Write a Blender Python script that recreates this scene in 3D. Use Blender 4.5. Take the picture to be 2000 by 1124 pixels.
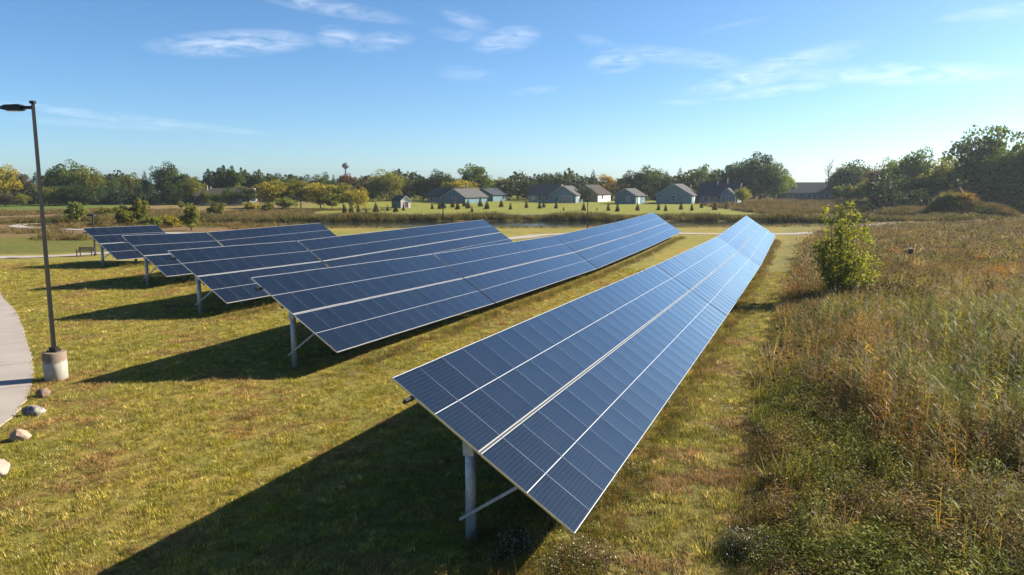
import bpy, bmesh, math, random
import numpy as np
from mathutils import Vector, Matrix, Euler

R = math.radians
C = bpy.context.scene.collection
for o in list(bpy.data.objects):
    bpy.data.objects.remove(o)
sc = bpy.context.scene

# ------------------------------------------------------------------ camera
EYE = 6.6
FPX = 1459.5          # focal length in pixels of the 2000 px wide photograph
PITCH = 0.13731
cd = bpy.data.cameras.new('camera')
cam = bpy.data.objects.new('camera', cd)
C.objects.link(cam)
cam.location = (0, 0, EYE)
cam.rotation_euler = (math.pi / 2 - PITCH, 0, 0)
cd.sensor_width = 36
cd.lens = 36 * FPX / 2000
cd.clip_start = 0.1
cd.clip_end = 5000
sc.camera = cam

# ------------------------------------------------------------------ light
SUN_AZ, SUN_EL = R(70), R(29.5)
w = bpy.data.worlds.new('World')
sc.world = w
w.use_nodes = True
SKY_STRENGTH = 0.058
SKY_SAT = 1.08
sl = bpy.data.lights.new('sun', 'SUN')
sl.energy = 5.0
sl.angle = R(0.5)
sl.color = (1.0, 0.89, 0.72)
sun = bpy.data.objects.new('sun', sl)
C.objects.link(sun)
sdir = Vector((math.sin(SUN_AZ) * math.cos(SUN_EL), math.cos(SUN_AZ) * math.cos(SUN_EL), math.sin(SUN_EL)))
sun.rotation_euler = (-sdir).to_track_quat('-Z', 'Y').to_euler()
sun.location = (60, 20, 60)

vs = sc.view_settings
vs.view_transform = 'Standard'
vs.look = 'None'
vs.exposure = 1.66
vs.gamma = 1
vs.use_curve_mapping = False
sc.cycles.max_bounces = 5
sc.cycles.diffuse_bounces = 2
sc.cycles.glossy_bounces = 3
sc.cycles.transmission_bounces = 2
sc.cycles.transparent_max_bounces = 4
sc.cycles.volume_bounces = 1
sc.cycles.sample_clamp_indirect = 6
sc.cycles.caustics_reflective = False
sc.cycles.caustics_refractive = False


def pix_dir(px, py):
    u = (px - 1000) / FPX
    v = (562 - py) / FPX
    c, s = math.cos(PITCH), math.sin(PITCH)
    return Vector((u, c + v * s, -s + v * c))


def build_world():
    nt = w.node_tree
    nt.nodes.clear()
    N, L = nt.nodes.new, nt.links.new
    out = N('ShaderNodeOutputWorld')
    bg = N('ShaderNodeBackground')
    bg.inputs['Strength'].default_value = SKY_STRENGTH
    L(bg.outputs[0], out.inputs[0])
    sky = N('ShaderNodeTexSky')
    sky.sky_type = 'NISHITA'
    sky.sun_disc = False
    sky.sun_elevation = SUN_EL
    sky.sun_rotation = SUN_AZ
    sky.altitude = 0
    sky.air_density = 0.7
    sky.dust_density = 0.7
    sky.ozone_density = 5.0
    tc = N('ShaderNodeTexCoord')
    sep = N('ShaderNodeSeparateXYZ')
    L(tc.outputs['Generated'], sep.inputs[0])

    def M(op, a, b=None, clamp=False):
        n = N('ShaderNodeMath')
        n.operation = op
        n.use_clamp = clamp
        for i, x in enumerate((a, b)):
            if x is None:
                continue
            if isinstance(x, (int, float)):
                n.inputs[i].default_value = x
            else:
                L(x, n.inputs[i])
        return n.outputs[0]
    az = M('ARCTAN2', sep.outputs[0], sep.outputs[1])
    el = M('ARCSINE', sep.outputs[2])
    # wisps of cirrus: where they stand in the sky (azimuth, elevation), their half sizes and their slant
    wisps = [(460, 85, 140, 20, -6, 1.0), (660, 72, 45, 17, 0, .8), (745, 82, 60, 16, -8, .75), (640, 14, 150, 13, 7, .7),
             (900, 70, 60, 10, 6, .5), (990, 78, 62, 20, -10, .9), (915, 40, 55, 14, 18, .5), (915, 145, 55, 14, 4, .4),
             (1205, 122, 52, 17, -4, 1.0), (1185, 92, 60, 12, 22, .5), (1330, 112, 130, 15, 8, .6), (1510, 138, 160, 20, -13, .9),
             (1510, 179, 105, 9, -5, .8), (1770, 146, 190, 17, 3, 1.0), (1960, 22, 90, 10, -2, .6), (250, 232, 230, 7, 5, .55),
             (190, 243, 130, 6, 2, .4), (1340, 200, 50, 6, 0, .4), (1430, 50, 60, 5, -9, .4), (1040, 178, 50, 7, -6, .35)]
    acc = None
    for px, py, hw, hh, ang, st in wisps:
        d = pix_dir(px, py).normalized()
        a0, e0 = math.atan2(d.x, d.y), math.asin(d.z)
        ca, sa = math.cos(R(-ang)), math.sin(R(-ang))
        da, de = M('SUBTRACT', az, a0), M('SUBTRACT', el, e0)
        k1, k2 = FPX / (hw * .8), FPX / (hh * .9)
        p = M('ADD', M('MULTIPLY', da, ca * k1), M('MULTIPLY', de, sa * k1))
        q = M('ADD', M('MULTIPLY', da, -sa * k2), M('MULTIPLY', de, ca * k2))
        r = M('ADD', M('MULTIPLY', p, p), M('MULTIPLY', q, q))
        m = M('MULTIPLY', M('SUBTRACT', 1.0, M('MULTIPLY', r, 0.5), True), st)
        acc = m if acc is None else M('MAXIMUM', acc, m)
    # feathered structure: noise on the sky plane, stretched along the wind
    cv = N('ShaderNodeCombineXYZ')
    L(az, cv.inputs[0])
    L(el, cv.inputs[1])
    mp = N('ShaderNodeMapping')
    mp.inputs['Rotation'].default_value = (0, 0, R(6))
    mp.inputs['Scale'].default_value = (15, 62, 1)
    L(cv.outputs[0], mp.inputs[0])
    nz = N('ShaderNodeTexNoise')
    nz.inputs['Scale'].default_value = 1.6
    nz.inputs['Detail'].default_value = 8
    nz.inputs['Roughness'].default_value = 0.62
    nz.inputs['Distortion'].default_value = 0.7
    L(mp.outputs[0], nz.inputs['Vector'])
    wisp = M('MULTIPLY', M('SUBTRACT', nz.outputs[0], 0.34, True), 3.0)
    mask = M('MULTIPLY', M('MULTIPLY', acc, wisp), 0.36, True)
    mix = N('ShaderNodeMix')
    mix.data_type = 'RGBA'
    L(mask, mix.inputs[0])
    hs = N('ShaderNodeHueSaturation')
    hs.inputs['Saturation'].default_value = SKY_SAT
    L(sky.outputs[0], hs.inputs['Color'])
    wb = N('ShaderNodeMix')
    wb.data_type = 'RGBA'
    wb.blend_type = 'MULTIPLY'
    wb.inputs[0].default_value = 1
    L(hs.outputs[0], wb.inputs[6])
    wb.inputs[7].default_value = (0.94, 1.005, 0.96, 1)
    L(wb.outputs[2], mix.inputs[6])
    mix.inputs[7].default_value = (8.0, 8.1, 8.3, 1)
    L(mix.outputs[2], bg.inputs['Color'])


build_world()

# ------------------------------------------------------------------ helpers


def link(o, parent=None):
    C.objects.link(o)
    if parent is not None:
        o.parent = parent
    return o


def tag(o, label=None, cat=None, group=None, kind=None):
    if label:
        o['label'] = label
    if cat:
        o['category'] = cat
    if group:
        o['group'] = group
    if kind:
        o['kind'] = kind
    return o


def empty(name, loc, rz=0.0):
    o = bpy.data.objects.new(name, None)
    o.location = loc
    o.rotation_euler = (0, 0, rz)
    o.empty_display_size = 0.3
    return link(o)


def mesh_np(name, V, F, mats=(), mi=None, attrs=None, smooth=False):
    """V (n,3); F list of faces or an (m,k) array."""
    me = bpy.data.meshes.new(name)
    V = np.asarray(V, np.float32)
    if isinstance(F, np.ndarray):
        k = F.shape[1]
        me.vertices.add(len(V))
        me.vertices.foreach_set('co', V.ravel())
        me.loops.add(F.size)
        me.loops.foreach_set('vertex_index', F.astype(np.int32).ravel())
        me.polygons.add(len(F))
        me.polygons.foreach_set('loop_start', np.arange(0, F.size, k, dtype=np.int32))
        me.update(calc_edges=True)
    else:
        me.from_pydata(V.tolist(), [], [tuple(int(i) for i in f) for f in F])
        me.update()
    for m in mats:
        me.materials.append(m)
    if mi is not None:
        me.polygons.foreach_set('material_index', np.asarray(mi, np.int32))
    for nm, (dom, typ, data) in (attrs or {}).items():
        a = me.attributes.new(nm, typ, dom)
        key = {'FLOAT': 'value', 'FLOAT_COLOR': 'color', 'FLOAT_VECTOR': 'vector', 'INT': 'value'}[typ]
        a.data.foreach_set(key, np.asarray(data, np.float32 if typ != 'INT' else np.int32).ravel())
    if smooth:
        me.polygons.foreach_set('use_smooth', np.ones(len(me.polygons), bool))
    return me


class MB:
    """collects boxes, tubes and prisms into one mesh"""

    def __init__(s):
        s.v, s.f, s.m = [], [], []

    def add(s, V, F, m=0):
        b = len(s.v)
        s.v += [tuple(p) for p in V]
        s.f += [tuple(b + i for i in f) for f in F]
        s.m += [m] * len(F)

    def box(s, x0, x1, y0, y1, z0, z1, m=0, mat=None):
        V = [Vector(p) for p in ((x0, y0, z0), (x1, y0, z0), (x1, y1, z0), (x0, y1, z0), (x0, y0, z1), (x1, y0, z1), (x1, y1, z1), (x0, y1, z1))]
        if mat is not None:
            V = [mat @ p for p in V]
        s.add(V, [(0, 3, 2, 1), (4, 5, 6, 7), (0, 1, 5, 4), (1, 2, 6, 5), (2, 3, 7, 6), (3, 0, 4, 7)], m)

    def tube(s, pts, rads, n=8, m=0, cap=True):
        pts = [Vector(p) for p in pts]
        V, F = [], []
        for i, p in enumerate(pts):
            t = (pts[min(i + 1, len(pts) - 1)] - pts[max(i - 1, 0)]).normalized()
            a = Vector((1, 0, 0)) if abs(t.x) < 0.8 else Vector((0, 1, 0))
            a = (a - t * a.dot(t)).normalized()
            b = t.cross(a)
            for k in range(n):
                th = 2 * math.pi * k / n
                V.append(p + (a * math.cos(th) + b * math.sin(th)) * rads[i])
        for i in range(len(pts) - 1):
            for k in range(n):
                F.append((i * n + k, i * n + (k + 1) % n, (i + 1) * n + (k + 1) % n, (i + 1) * n + k))
        if cap:
            F.append(tuple(range(n - 1, -1, -1)))
            F.append(tuple((len(pts) - 1) * n + k for k in range(n)))
        s.add(V, F, m)

    def beam(s, a, b, wd, ht, up=Vector((0, 0, 1)), m=0):
        a, b = Vector(a), Vector(b)
        t = (b - a).normalized()
        x = t.cross(up).normalized()
        z = x.cross(t)
        V = []
        for p in (a, b):
            for sx, sz in ((-1, -1), (1, -1), (1, 1), (-1, 1)):
                V.append(p + x * sx * wd / 2 + z * sz * ht / 2)
        s.add(V, [(0, 1, 2, 3), (7, 6, 5, 4), (0, 4, 5, 1), (1, 5, 6, 2), (2, 6, 7, 3), (3, 7, 4, 0)], m)

    def build(s, name, mats, parent=None, smooth=False, link_it=True):
        if not isinstance(mats, (list, tuple)):
            mats = [mats]
        me = mesh_np(name, s.v, s.f, mats, s.m, smooth=smooth)
        o = bpy.data.objects.new(name, me)
        if link_it:
            link(o, parent)
        return o


# ------------------------------------------------------------------ materials
MATS = {}
ALB = 0.68      # overall reflectance scale of the surfaces, matched to the exposure


def dim(c, k=None):
    k = ALB if k is None else k
    return tuple(v * k for v in c)



class NT:
    def __init__(s, name):
        s.mat = bpy.data.materials.new(name)
        s.mat.use_nodes = True
        s.nt = s.mat.node_tree
        s.nt.nodes.clear()
        s.out = s.nt.nodes.new('ShaderNodeOutputMaterial')
        MATS[name] = s.mat

    def n(s, t, **kw):
        nd = s.nt.nodes.new(t)
        for k, v in kw.items():
            setattr(nd, k, v)
        return nd

    def l(s, a, b):
        s.nt.links.new(a, b)

    def setin(s, sock, v):
        if isinstance(v, bpy.types.NodeSocket):
            s.l(v, sock)
        elif isinstance(v, tuple) and len(v) == 3 and sock.type == 'RGBA':
            sock.default_value = (*v, 1)
        else:
            sock.default_value = v

    def math(s, op, a, b=None, c=None, clamp=False):
        nd = s.n('ShaderNodeMath', operation=op, use_clamp=clamp)
        for i, x in enumerate((a, b, c)):
            if x is not None:
                s.setin(nd.inputs[i], x)
        return nd.outputs[0]

    def mix(s, f, a, b, bt='MIX'):
        nd = s.n('ShaderNodeMix', data_type='RGBA', blend_type=bt)
        s.setin(nd.inputs[0], f)
        s.setin(nd.inputs[6], a)
        s.setin(nd.inputs[7], b)
        return nd.outputs[2]

    def noise(s, scale, detail=4, rough=0.55, vec=None, dist=0.0):
        nd = s.n('ShaderNodeTexNoise')
        nd.inputs['Scale'].default_value = scale
        nd.inputs['Detail'].default_value = detail
        nd.inputs['Roughness'].default_value = rough
        nd.inputs['Distortion'].default_value = dist
        if vec is not None:
            s.l(vec, nd.inputs['Vector'])
        return nd.outputs[0]

    def ramp(s, f, stops):
        nd = s.n('ShaderNodeValToRGB')
        cr = nd.color_ramp
        while len(cr.elements) < len(stops):
            cr.elements.new(0.5)
        for e, (p, c) in zip(cr.elements, stops):
            e.position = p
            e.color = (*c, 1) if isinstance(c, tuple) else (c, c, c, 1)
        s.l(f, nd.inputs[0])
        return nd.outputs[0]

    def pos(s):
        return s.n('ShaderNodeNewGeometry').outputs['Position']

    def objco(s):
        return s.n('ShaderNodeTexCoord').outputs['Object']

    def bsdf(s, color, rough=0.7, metal=0.0, spec=0.5, normal=None, coat=0.0):
        b = s.n('ShaderNodeBsdfPrincipled')
        s.setin(b.inputs['Base Color'], color)
        s.setin(b.inputs['Roughness'], rough)
        b.inputs['Metallic'].default_value = metal
        b.inputs['Specular IOR Level'].default_value = spec
        b.inputs['Coat Weight'].default_value = coat
        if normal is not None:
            s.l(normal, b.inputs['Normal'])
        return b.outputs[0]

    def bump(s, h, strength=0.3, dist=0.02):
        b = s.n('ShaderNodeBump')
        b.inputs['Strength'].default_value = strength
        b.inputs['Distance'].default_value = dist
        s.l(h, b.inputs['Height'])
        return b.outputs[0]

    def done(s, sh):
        s.l(sh, s.out.inputs[0])
        return s.mat


def simple(name, col, rough=0.6, metal=0.0, var=0.12, scale=6.0, spec=0.4, bump=0.0):
    t = NT(name)
    col = dim(col)
    nz = t.noise(scale, 5, 0.6, t.objco())
    c = t.mix(1.0, col, t.ramp(nz, [(0.25, 1 - var * 2), (0.75, 1 + var)]), 'MULTIPLY')
    nr = t.bump(nz, bump, 0.02) if bump else None
    return t.done(t.bsdf(c, rough, metal, spec, nr))


def leaf_material(name, use='object', transl=0.42, rough=0.6, spec=0.08):
    """foliage: tone from the object's colour (or the instance's tint) and a per-leaf value"""
    t = NT(name)
    v = t.n('ShaderNodeAttribute', attribute_name='v').outputs['Fac']
    if use == 'object':
        base = t.n('ShaderNodeObjectInfo').outputs['Color']
    else:
        base = t.n('ShaderNodeAttribute', attribute_name='tint', attribute_type='INSTANCER').outputs['Color']
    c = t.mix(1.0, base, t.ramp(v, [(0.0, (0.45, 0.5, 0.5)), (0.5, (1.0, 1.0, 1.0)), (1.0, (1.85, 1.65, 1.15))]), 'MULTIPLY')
    b = t.bsdf(c, rough, 0, spec)
    tr = t.n('ShaderNodeBsdfTranslucent')
    t.l(t.mix(1.0, c, (1.25, 1.15, 0.6), 'MULTIPLY'), tr.inputs[0])
    ms = t.n('ShaderNodeMixShader')
    ms.inputs[0].default_value = transl
    t.l(b, ms.inputs[1])
    t.l(tr.outputs[0], ms.inputs[2])
    return t.done(ms.outputs[0])


LEAF = leaf_material('foliage')
BLADE = leaf_material('grass_blade', 'instance', 0.35, 0.6, 0.08)
REEDLEAF = leaf_material('reed_leaf', 'instance', 0.42, 0.55, 0.18)
BARK = simple('bark', (0.075, 0.058, 0.045), 0.9, var=0.3, scale=9, bump=0.5)
GALV = simple('galvanised_steel', (0.62, 0.65, 0.68), 0.5, 0.35, var=0.18, scale=14)
DARKMETAL = simple('dark_bronze_metal', (0.018, 0.017, 0.018), 0.45, 0.1, var=0.15)
FRAMESIDE = simple('brushed_frame_side', (0.80, 0.84, 0.90), 0.25, 0.92, var=0.06)
FRAME = simple('silver_frame', (0.64, 0.66, 0.68), 0.35, 0.35, var=0.04)


def panel_glass():
    t = NT('solar_glass')
    co = t.objco()
    sp = t.n('ShaderNodeSeparateXYZ')
    t.l(co, sp.inputs[0])
    # local x runs down the slope (module length 2.1 m, 24 half cells), y along the row (6 columns)

    def lines(coord, period, off, width):
        f = t.math('FRACT', t.math('DIVIDE', t.math('ADD', coord, off), period))
        d = t.math('MULTIPLY', t.math('ABSOLUTE', t.math('SUBTRACT', f, 0.5)), period)
        return t.math('LESS_THAN', t.math('SUBTRACT', period / 2, d), width / 2)
    ly = lines(sp.outputs[0], 0.0855, 0.011, 0.005)
    lx = lines(sp.outputs[1], 0.158, 0.079, 0.0035)
    bus = lines(sp.outputs[1], 0.158 / 9, 0.0, 0.0009)
    ln = t.math('MAXIMUM', t.math('MULTIPLY', ly, 0.85), t.math('MAXIMUM', t.math('MULTIPLY', lx, 0.25), t.math('MULTIPLY', bus, 0.10)))
    rnd = t.n('ShaderNodeObjectInfo').outputs['Random']
    cell = t.mix(rnd, (0.0005, 0.0012, 0.0026), (0.0014, 0.0024, 0.0042))
    dust = t.noise(2.2, 5, 0.6, t.pos())
    cell = t.mix(t.math('MULTIPLY', t.ramp(dust, [(0.45, 0.0), (0.8, 1.0)]), 0.010), cell, (0.30, 0.28, 0.24))
    c = t.mix(t.math('MULTIPLY', ln, 0.12), cell, (0.30, 0.33, 0.38))
    rg = t.math('ADD', 0.05, t.math('MULTIPLY', dust, 0.05))
    b = t.n('ShaderNodeBsdfPrincipled')
    t.l(c, b.inputs['Base Color'])
    t.l(rg, b.inputs['Roughness'])
    b.inputs['IOR'].default_value = 1.5
    b.inputs['Specular IOR Level'].default_value = 0.42
    b.inputs['Coat Weight'].default_value = 1.0
    b.inputs['Coat IOR'].default_value = 1.28
    b.inputs['Coat Roughness'].default_value = 0.04
    return t.done(b.outputs[0])


GLASS = panel_glass()

# ------------------------------------------------------------------ the lie of the land
AZ, TILT = 0.374938, 0.591273
H = Vector((math.sin(AZ), math.cos(AZ), 0))
NV = Vector((math.cos(AZ), -math.sin(AZ), 0))
DOWN = NV * math.cos(TILT) + Vector((0, 0, -math.sin(TILT)))
ROWS = {
    'A': ((-2.195, 13.322, 3.091), [(25.893, -0.01913), (27.527, -0.01232), (30.747, 0.01799)]),
    'B': ((-9.15, 26.021, 3.352), [(13.823, -0.02552), (20.049, -0.01617), (19.926, 0.00463), (19.986, 0.01438)]),
    'C': ((-16.714, 36.198, 3.406), [(10.004, -0.02113), (28.237, 0.00211)]),
    'D': ((-24.067, 46.097, 3.464), [(7.096, -0.02842), (13.228, 0.00154)]),
    'E': ((-33.456, 58.288, 3.221), [(7.176, -0.01857)]),
}
TW = 4.25
CTRL = []
for key, (p0, segs) in ROWS.items():
    p = Vector(p0)
    mid = p + DOWN * TW / 2
    for L_, s_ in segs:
        for k in range(4):
            q = mid + (H * math.cos(s_) + Vector((0, 0, math.sin(s_)))) * L_ * k / 4
            CTRL.append((q.x, q.y, q.z - 1.80 - (0.05 if key == 'A' else 0)))
        mid = mid + (H * math.cos(s_) + Vector((0, 0, math.sin(s_)))) * L_
    CTRL.append((mid.x, mid.y, mid.z - 1.80))
CTRL += [(-14.7, 23.9, 0.0), (-7.5, 24.1, 0.0), (-16, 26, 0), (-13, 18, 0), (-11, 14, 0), (-5, 14, 0), (-26, 40, 0.05), (-46, 68, 0), (8, 14, 0), (10, 20, 0), (16, 30, -.1), (24, 44, -.15), (36, 60, -.1)]
CTRL = np.array(CTRL)


def sstep_(a, b, x):
    t = np.clip((x - a) / (b - a), 0, 1)
    return t * t * (3 - 2 * t)


def pond_r(x, y):
    return np.sqrt(((x - 1) / 56) ** 2 + ((y - 130.5 - 0.03 * x) / 10.5) ** 2)


def ground_z(x, y):
    x = np.atleast_1d(np.asarray(x, float))
    y = np.atleast_1d(np.asarray(y, float))
    num = np.zeros_like(x)
    den = np.full_like(x, 0.02)
    for cx, cy, cz in CTRL:
        ww = np.exp(-((x - cx) ** 2 + (y - cy) ** 2) / (2 * 5.0 ** 2))
        num += ww * cz
        den += ww
    z = num / den
    z += 0.03 * np.sin(x * 0.71 + y * 0.33) * np.sin(y * 0.52 - x * 0.21)
    # the pond and its banks
    r = pond_r(x, y)
    z = z * sstep_(1.1, 1.8, r) - 2.2 * np.clip(1.12 - r, 0, 0.5) / 0.5
    # the land rises gently behind the pond
    t = np.clip((y - 165) / 130, 0, 1)
    z += 1.0 * t * t * (3 - 2 * t)
    return z


def gz(x, y):
    return float(ground_z(x, y)[0])


def gp(px, py):
    """point of the ground seen along a viewing direction"""
    d = pix_dir(px, py)
    z = 0.0
    for _ in range(12):
        s = (z - EYE) / d.z
        x, y = d.x * s, d.y * s
        z = gz(x, y)
    return Vector((x, y, z))


def far(px, D):
    """x for a thing that stands D metres away"""
    return (px - 1000) / FPX * D


def z_at(py, D):
    d = pix_dir(1000, py)
    return EYE + D * d.z / d.y


WATER_Z = -0.27
MEADOW = [(3.0, 4.0), (3.3, 9.0), (3.7, 12.0), (6.1, 19.1), (10.1, 28.9), (13.1, 36.9), (26.7, 69.4), (37.2, 92.9), (46, 108), (75, 122), (130, 150), (400, 260)]
MY = np.array([p[1] for p in MEADOW], float)
MX = np.array([p[0] for p in MEADOW], float)


def meadow_d(x, y):
    """distance into the wild meadow on the right (negative on the mown grass)"""
    return x - np.interp(y, MY, MX)


def sstep(a, b, x):
    t = np.clip((x - a) / (b - a), 0, 1)
    return t * t * (3 - 2 * t)


def wob(x, y, k=1.0):
    return np.sin(x * 0.9 * k + 1.3 * np.sin(y * 0.55 * k)) * np.cos(y * 0.8 * k + 1.1 * np.sin(x * 0.43 * k))


def fbm2(x, y, size, seed, octs=3):
    """smooth random field of about the given patch size, roughly -1..1"""
    rg = np.random.default_rng(seed)
    out = np.zeros_like(x, dtype=float)
    amp, tot = 1.0, 0.0
    for o_ in range(octs):
        for k in range(9):
            a, ph = rg.uniform(0, 6.283), rg.uniform(0, 6.283)
            f = 6.283 / (size / 2 ** o_) * rg.uniform(.6, 1.4)
            out += amp * np.sin((x * math.cos(a) + y * math.sin(a)) * f + ph)
        tot += amp * amp * 9 / 2
        amp *= .6
    return out / math.sqrt(tot) * .55


def axis(parts):
    out = []
    for a, b, s in parts:
        out += list(np.arange(a, b, s))
    out.append(parts[-1][1])
    return np.array(sorted(set(np.round(out, 3))))


gx = axis([(-800, -300, 40), (-300, -120, 8), (-120, -60, 3), (-60, 60, 0.8), (60, 120, 3), (120, 300, 8), (300, 800, 40)])
gy = axis([(-80, 0, 8), (0, 6, 1.5), (6, 75, 0.7), (75, 180, 1.3), (180, 320, 4), (320, 1000, 40)])
GX, GY = np.meshgrid(gx, gy)
fx, fy = GX.ravel(), GY.ravel()
fz = ground_z(fx, fy)
col = np.zeros((len(fx), 4))
col[:, 3] = 1


def paint(c, wgt):
    for i in range(3):
        col[:, i] = col[:, i] * (1 - wgt) + c[i] * ALB * wgt


LAWN = (0.27, 0.228, 0.054)
paint(LAWN, np.ones(len(fx)))
# beside the rows: rougher and browner
perp = fx * NV.x + fy * NV.y
for key, (p0, segs) in ROWS.items():
    c0 = p0[0] * NV.x + p0[1] * NV.y + 3.6
    s = fx * H.x + fy * H.y
    s0 = p0[0] * H.x + p0[1] * H.y
    Ltot = sum(a for a, b in segs)
    m = sstep(0.8, 0.2, np.abs(perp - c0 - 0.3 * wob(fx, fy, 2))) * sstep(-3, 0, s - s0) * sstep(2, 0, s - s0 - Ltot)
    paint((0.18, 0.145, 0.06), 0.7 * m)
# mown strip to the right of the front row
c0 = ROWS['A'][0][0] * NV.x + ROWS['A'][0][1] * NV.y + 3.6
paint((0.22, 0.185, 0.05), sstep(0, 1.5, perp - c0) * 0.85)
paint((0.23, 0.175, 0.11), sstep(0, 1.5, perp - c0) * sstep(0.2, 0.8, wob(fx, fy, 0.9)) * 0.55)
md = meadow_d(fx, fy) + 0.5 * wob(fx, fy, 1.6)
paint((0.085, 0.068, 0.032), sstep(-0.4, 0.8, md))
paint((0.22, 0.165, 0.075), sstep(-0.4, 0.8, md) * sstep(34, 60, fy))
# the field on the left
fl = sstep(0, 3, fy - (72 + 0.3 * (fx + 40))) * sstep(-30, -36, fx)
paint((0.15, 0.145, 0.035), fl)
paint((0.21, 0.13, 0.075), fl * sstep(94, 102, fy + 4 * wob(fx, fy, .12)) * sstep(152, 140, fy) * 0.9)
paint((0.24, 0.15, 0.09), fl * sstep(135, 150, fy + 5 * wob(fx, fy, .1)) * sstep(190, 178, fy))
paint((0.22, 0.165, 0.07), fl * sstep(178, 190, fy))
paint((0.12, 0.16, 0.03), fl * sstep(190, 196, fy) * sstep(-105, -118, fx))
# the banks of the pond
rp = pond_r(fx, fy)
paint((0.17, 0.13, 0.045), sstep(1.9, 1.5, rp + 0.05 * wob(fx, fy, .6)))
paint((0.06, 0.05, 0.03), sstep(1.05, 0.95, rp))
# the lawn behind the pond
paint((0.22, 0.225, 0.04), sstep(148, 153, fy + 2 * wob(fx, fy, .3)) * sstep(-68, -52, fx))
paint((0.17, 0.105, 0.045), sstep(150, 155, fy) * sstep(54, 62, fx + 2 * wob(fx, fy, .2)))
ny, nx = GX.shape
ids = np.arange(nx * ny).reshape(ny, nx)
F = np.stack([ids[:-1, :-1], ids[:-1, 1:], ids[1:, 1:], ids[1:, :-1]], -1).reshape(-1, 4)


def ground_mat():
    t = NT('ground_cover')
    base = t.n('ShaderNodeAttribute', attribute_name='zone').outputs['Color']
    p = t.pos()
    big = t.noise(0.16, 4, 0.6, p)
    mid = t.noise(0.9, 5, 0.65, p)
    st = t.n('ShaderNodeMapping')
    st.inputs['Rotation'].default_value = (0, 0, R(12))
    st.inputs['Scale'].default_value = (0.5, 1.6, 1)
    t.l(p, st.inputs[0])
    mow = t.noise(0.8, 4, 0.6, st.outputs[0])
    fine = t.noise(9.0, 6, 0.75, p)
    c = t.mix(1.0, base, t.ramp(big, [(0.3, (0.75, 0.95, 0.8)), (0.55, (1.0, 1.0, 1.0)), (0.75, (1.25, 1.1, 1.1))]), 'MULTIPLY')
    c = t.mix(1.0, c, t.ramp(mid, [(0.28, (0.62, 0.75, 0.7)), (0.5, (1.0, 1.0, 1.0)), (0.72, (1.3, 1.18, 1.25))]), 'MULTIPLY')
    c = t.mix(t.ramp(mow, [(0.5, 0.0), (0.75, 0.55)]), c, t.mix(1.0, c, (1.15, 0.85, 0.95), 'MULTIPLY'))
    c = t.mix(1.0, c, t.ramp(fine, [(0.25, (0.45, 0.5, 0.45)), (0.5, (1.0, 1.0, 1.0)), (0.78, (1.5, 1.45, 1.5))]), 'MULTIPLY')
    h = t.math('ADD', t.math('MULTIPLY', fine, 0.6), t.math('MULTIPLY', mid, 0.8))
    return t.done(t.bsdf(c, 0.95, 0, 0.1, t.bump(h, 0.9, 0.12)))


me = mesh_np('ground', np.stack([fx, fy, fz], 1), F, [ground_mat()], attrs={'zone': ('POINT', 'FLOAT_COLOR', col)}, smooth=True)
ground = link(bpy.data.objects.new('ground', me))
tag(ground, 'mown lawn, wild meadow and field around the solar rows', kind='structure')


def water_mat():
    t = NT('pond_water')
    mp = t.n('ShaderNodeMapping')
    mp.inputs['Scale'].default_value = (0.6, 1.6, 1)
    t.l(t.pos(), mp.inputs[0])
    nz = t.noise(1.2, 4, 0.6, mp.outputs[0])
    return t.done(t.bsdf((0.018, 0.022, 0.018), 0.07, 0, 0.5, t.bump(nz, 0.18, 0.05)))


V = [(1 + 61.6 * math.cos(a), 130.5 + 1.85 * math.cos(a) + 11.55 * math.sin(a), WATER_Z) for a in np.linspace(0, 2 * math.pi, 65)[:-1]]
pond = link(bpy.data.objects.new('pond_water', mesh_np('pond_water', V, [tuple(range(64))], [water_mat()])))
tag(pond, 'dark still water of the pond reflecting the trees', kind='structure')

# ------------------------------------------------------------------ paths and the concrete pavement
CONC = NT('concrete')
_co = CONC.pos()
_n1 = CONC.noise(0.7, 5, 0.6, _co)
_n2 = CONC.noise(30, 4, 0.7, _co)
_c = CONC.mix(1.0, dim((0.40, 0.355, 0.325)), CONC.ramp(_n1, [(0.3, 0.86), (0.7, 1.08)]), 'MULTIPLY')
_c = CONC.mix(1.0, _c, CONC.ramp(_n2, [(0.3, 0.9), (0.7, 1.06)]), 'MULTIPLY')
CONC = CONC.done(CONC.bsdf(_c, 0.85, 0, 0.25, CONC.bump(_n2, 0.15, 0.01)))


def ribbon(name, pts, wid, lift, label, mat):
    pts = [Vector((p[0], p[1], 0)) for p in pts]
    # resample
    dense = []
    for i in range(len(pts) - 1):
        p0, p1, p2, p3 = pts[max(i - 1, 0)], pts[i], pts[i + 1], pts[min(i + 2, len(pts) - 1)]
        n = max(3, int((p2 - p1).length / 1.5))
        for k in range(n):
            t = k / n
            dense.append(0.5 * ((2 * p1) + (p2 - p0) * t + (2 * p0 - 5 * p1 + 4 * p2 - p3) * t * t + (3 * p1 - p0 - 3 * p2 + p3) * t ** 3))
    dense.append(pts[-1])
    V, F = [], []
    for i, p in enumerate(dense):
        t = (dense[min(i + 1, len(dense) - 1)] - dense[max(i - 1, 0)]).normalized()
        s = Vector((t.y, -t.x, 0))
        ws = wid if not callable(wid) else wid(i / len(dense))
        for j, k in enumerate((-.5, -.17, .17, .5)):
            q = p + s * ws * k
            V.append((q.x, q.y, gz(q.x, q.y) + (lift if j in (1, 2) else lift - 0.01)))
        if i:
            b = (i - 1) * 4
            for j in range(3):
                F.append((b + j, b + j + 1, b + 5 + j, b + 4 + j))
    o = link(bpy.data.objects.new(name, mesh_np(name, V, F, [mat])))
    return tag(o, label, kind='structure')


def gxy(px, py):
    p = gp(px, py)
    return (p.x, p.y)


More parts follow.
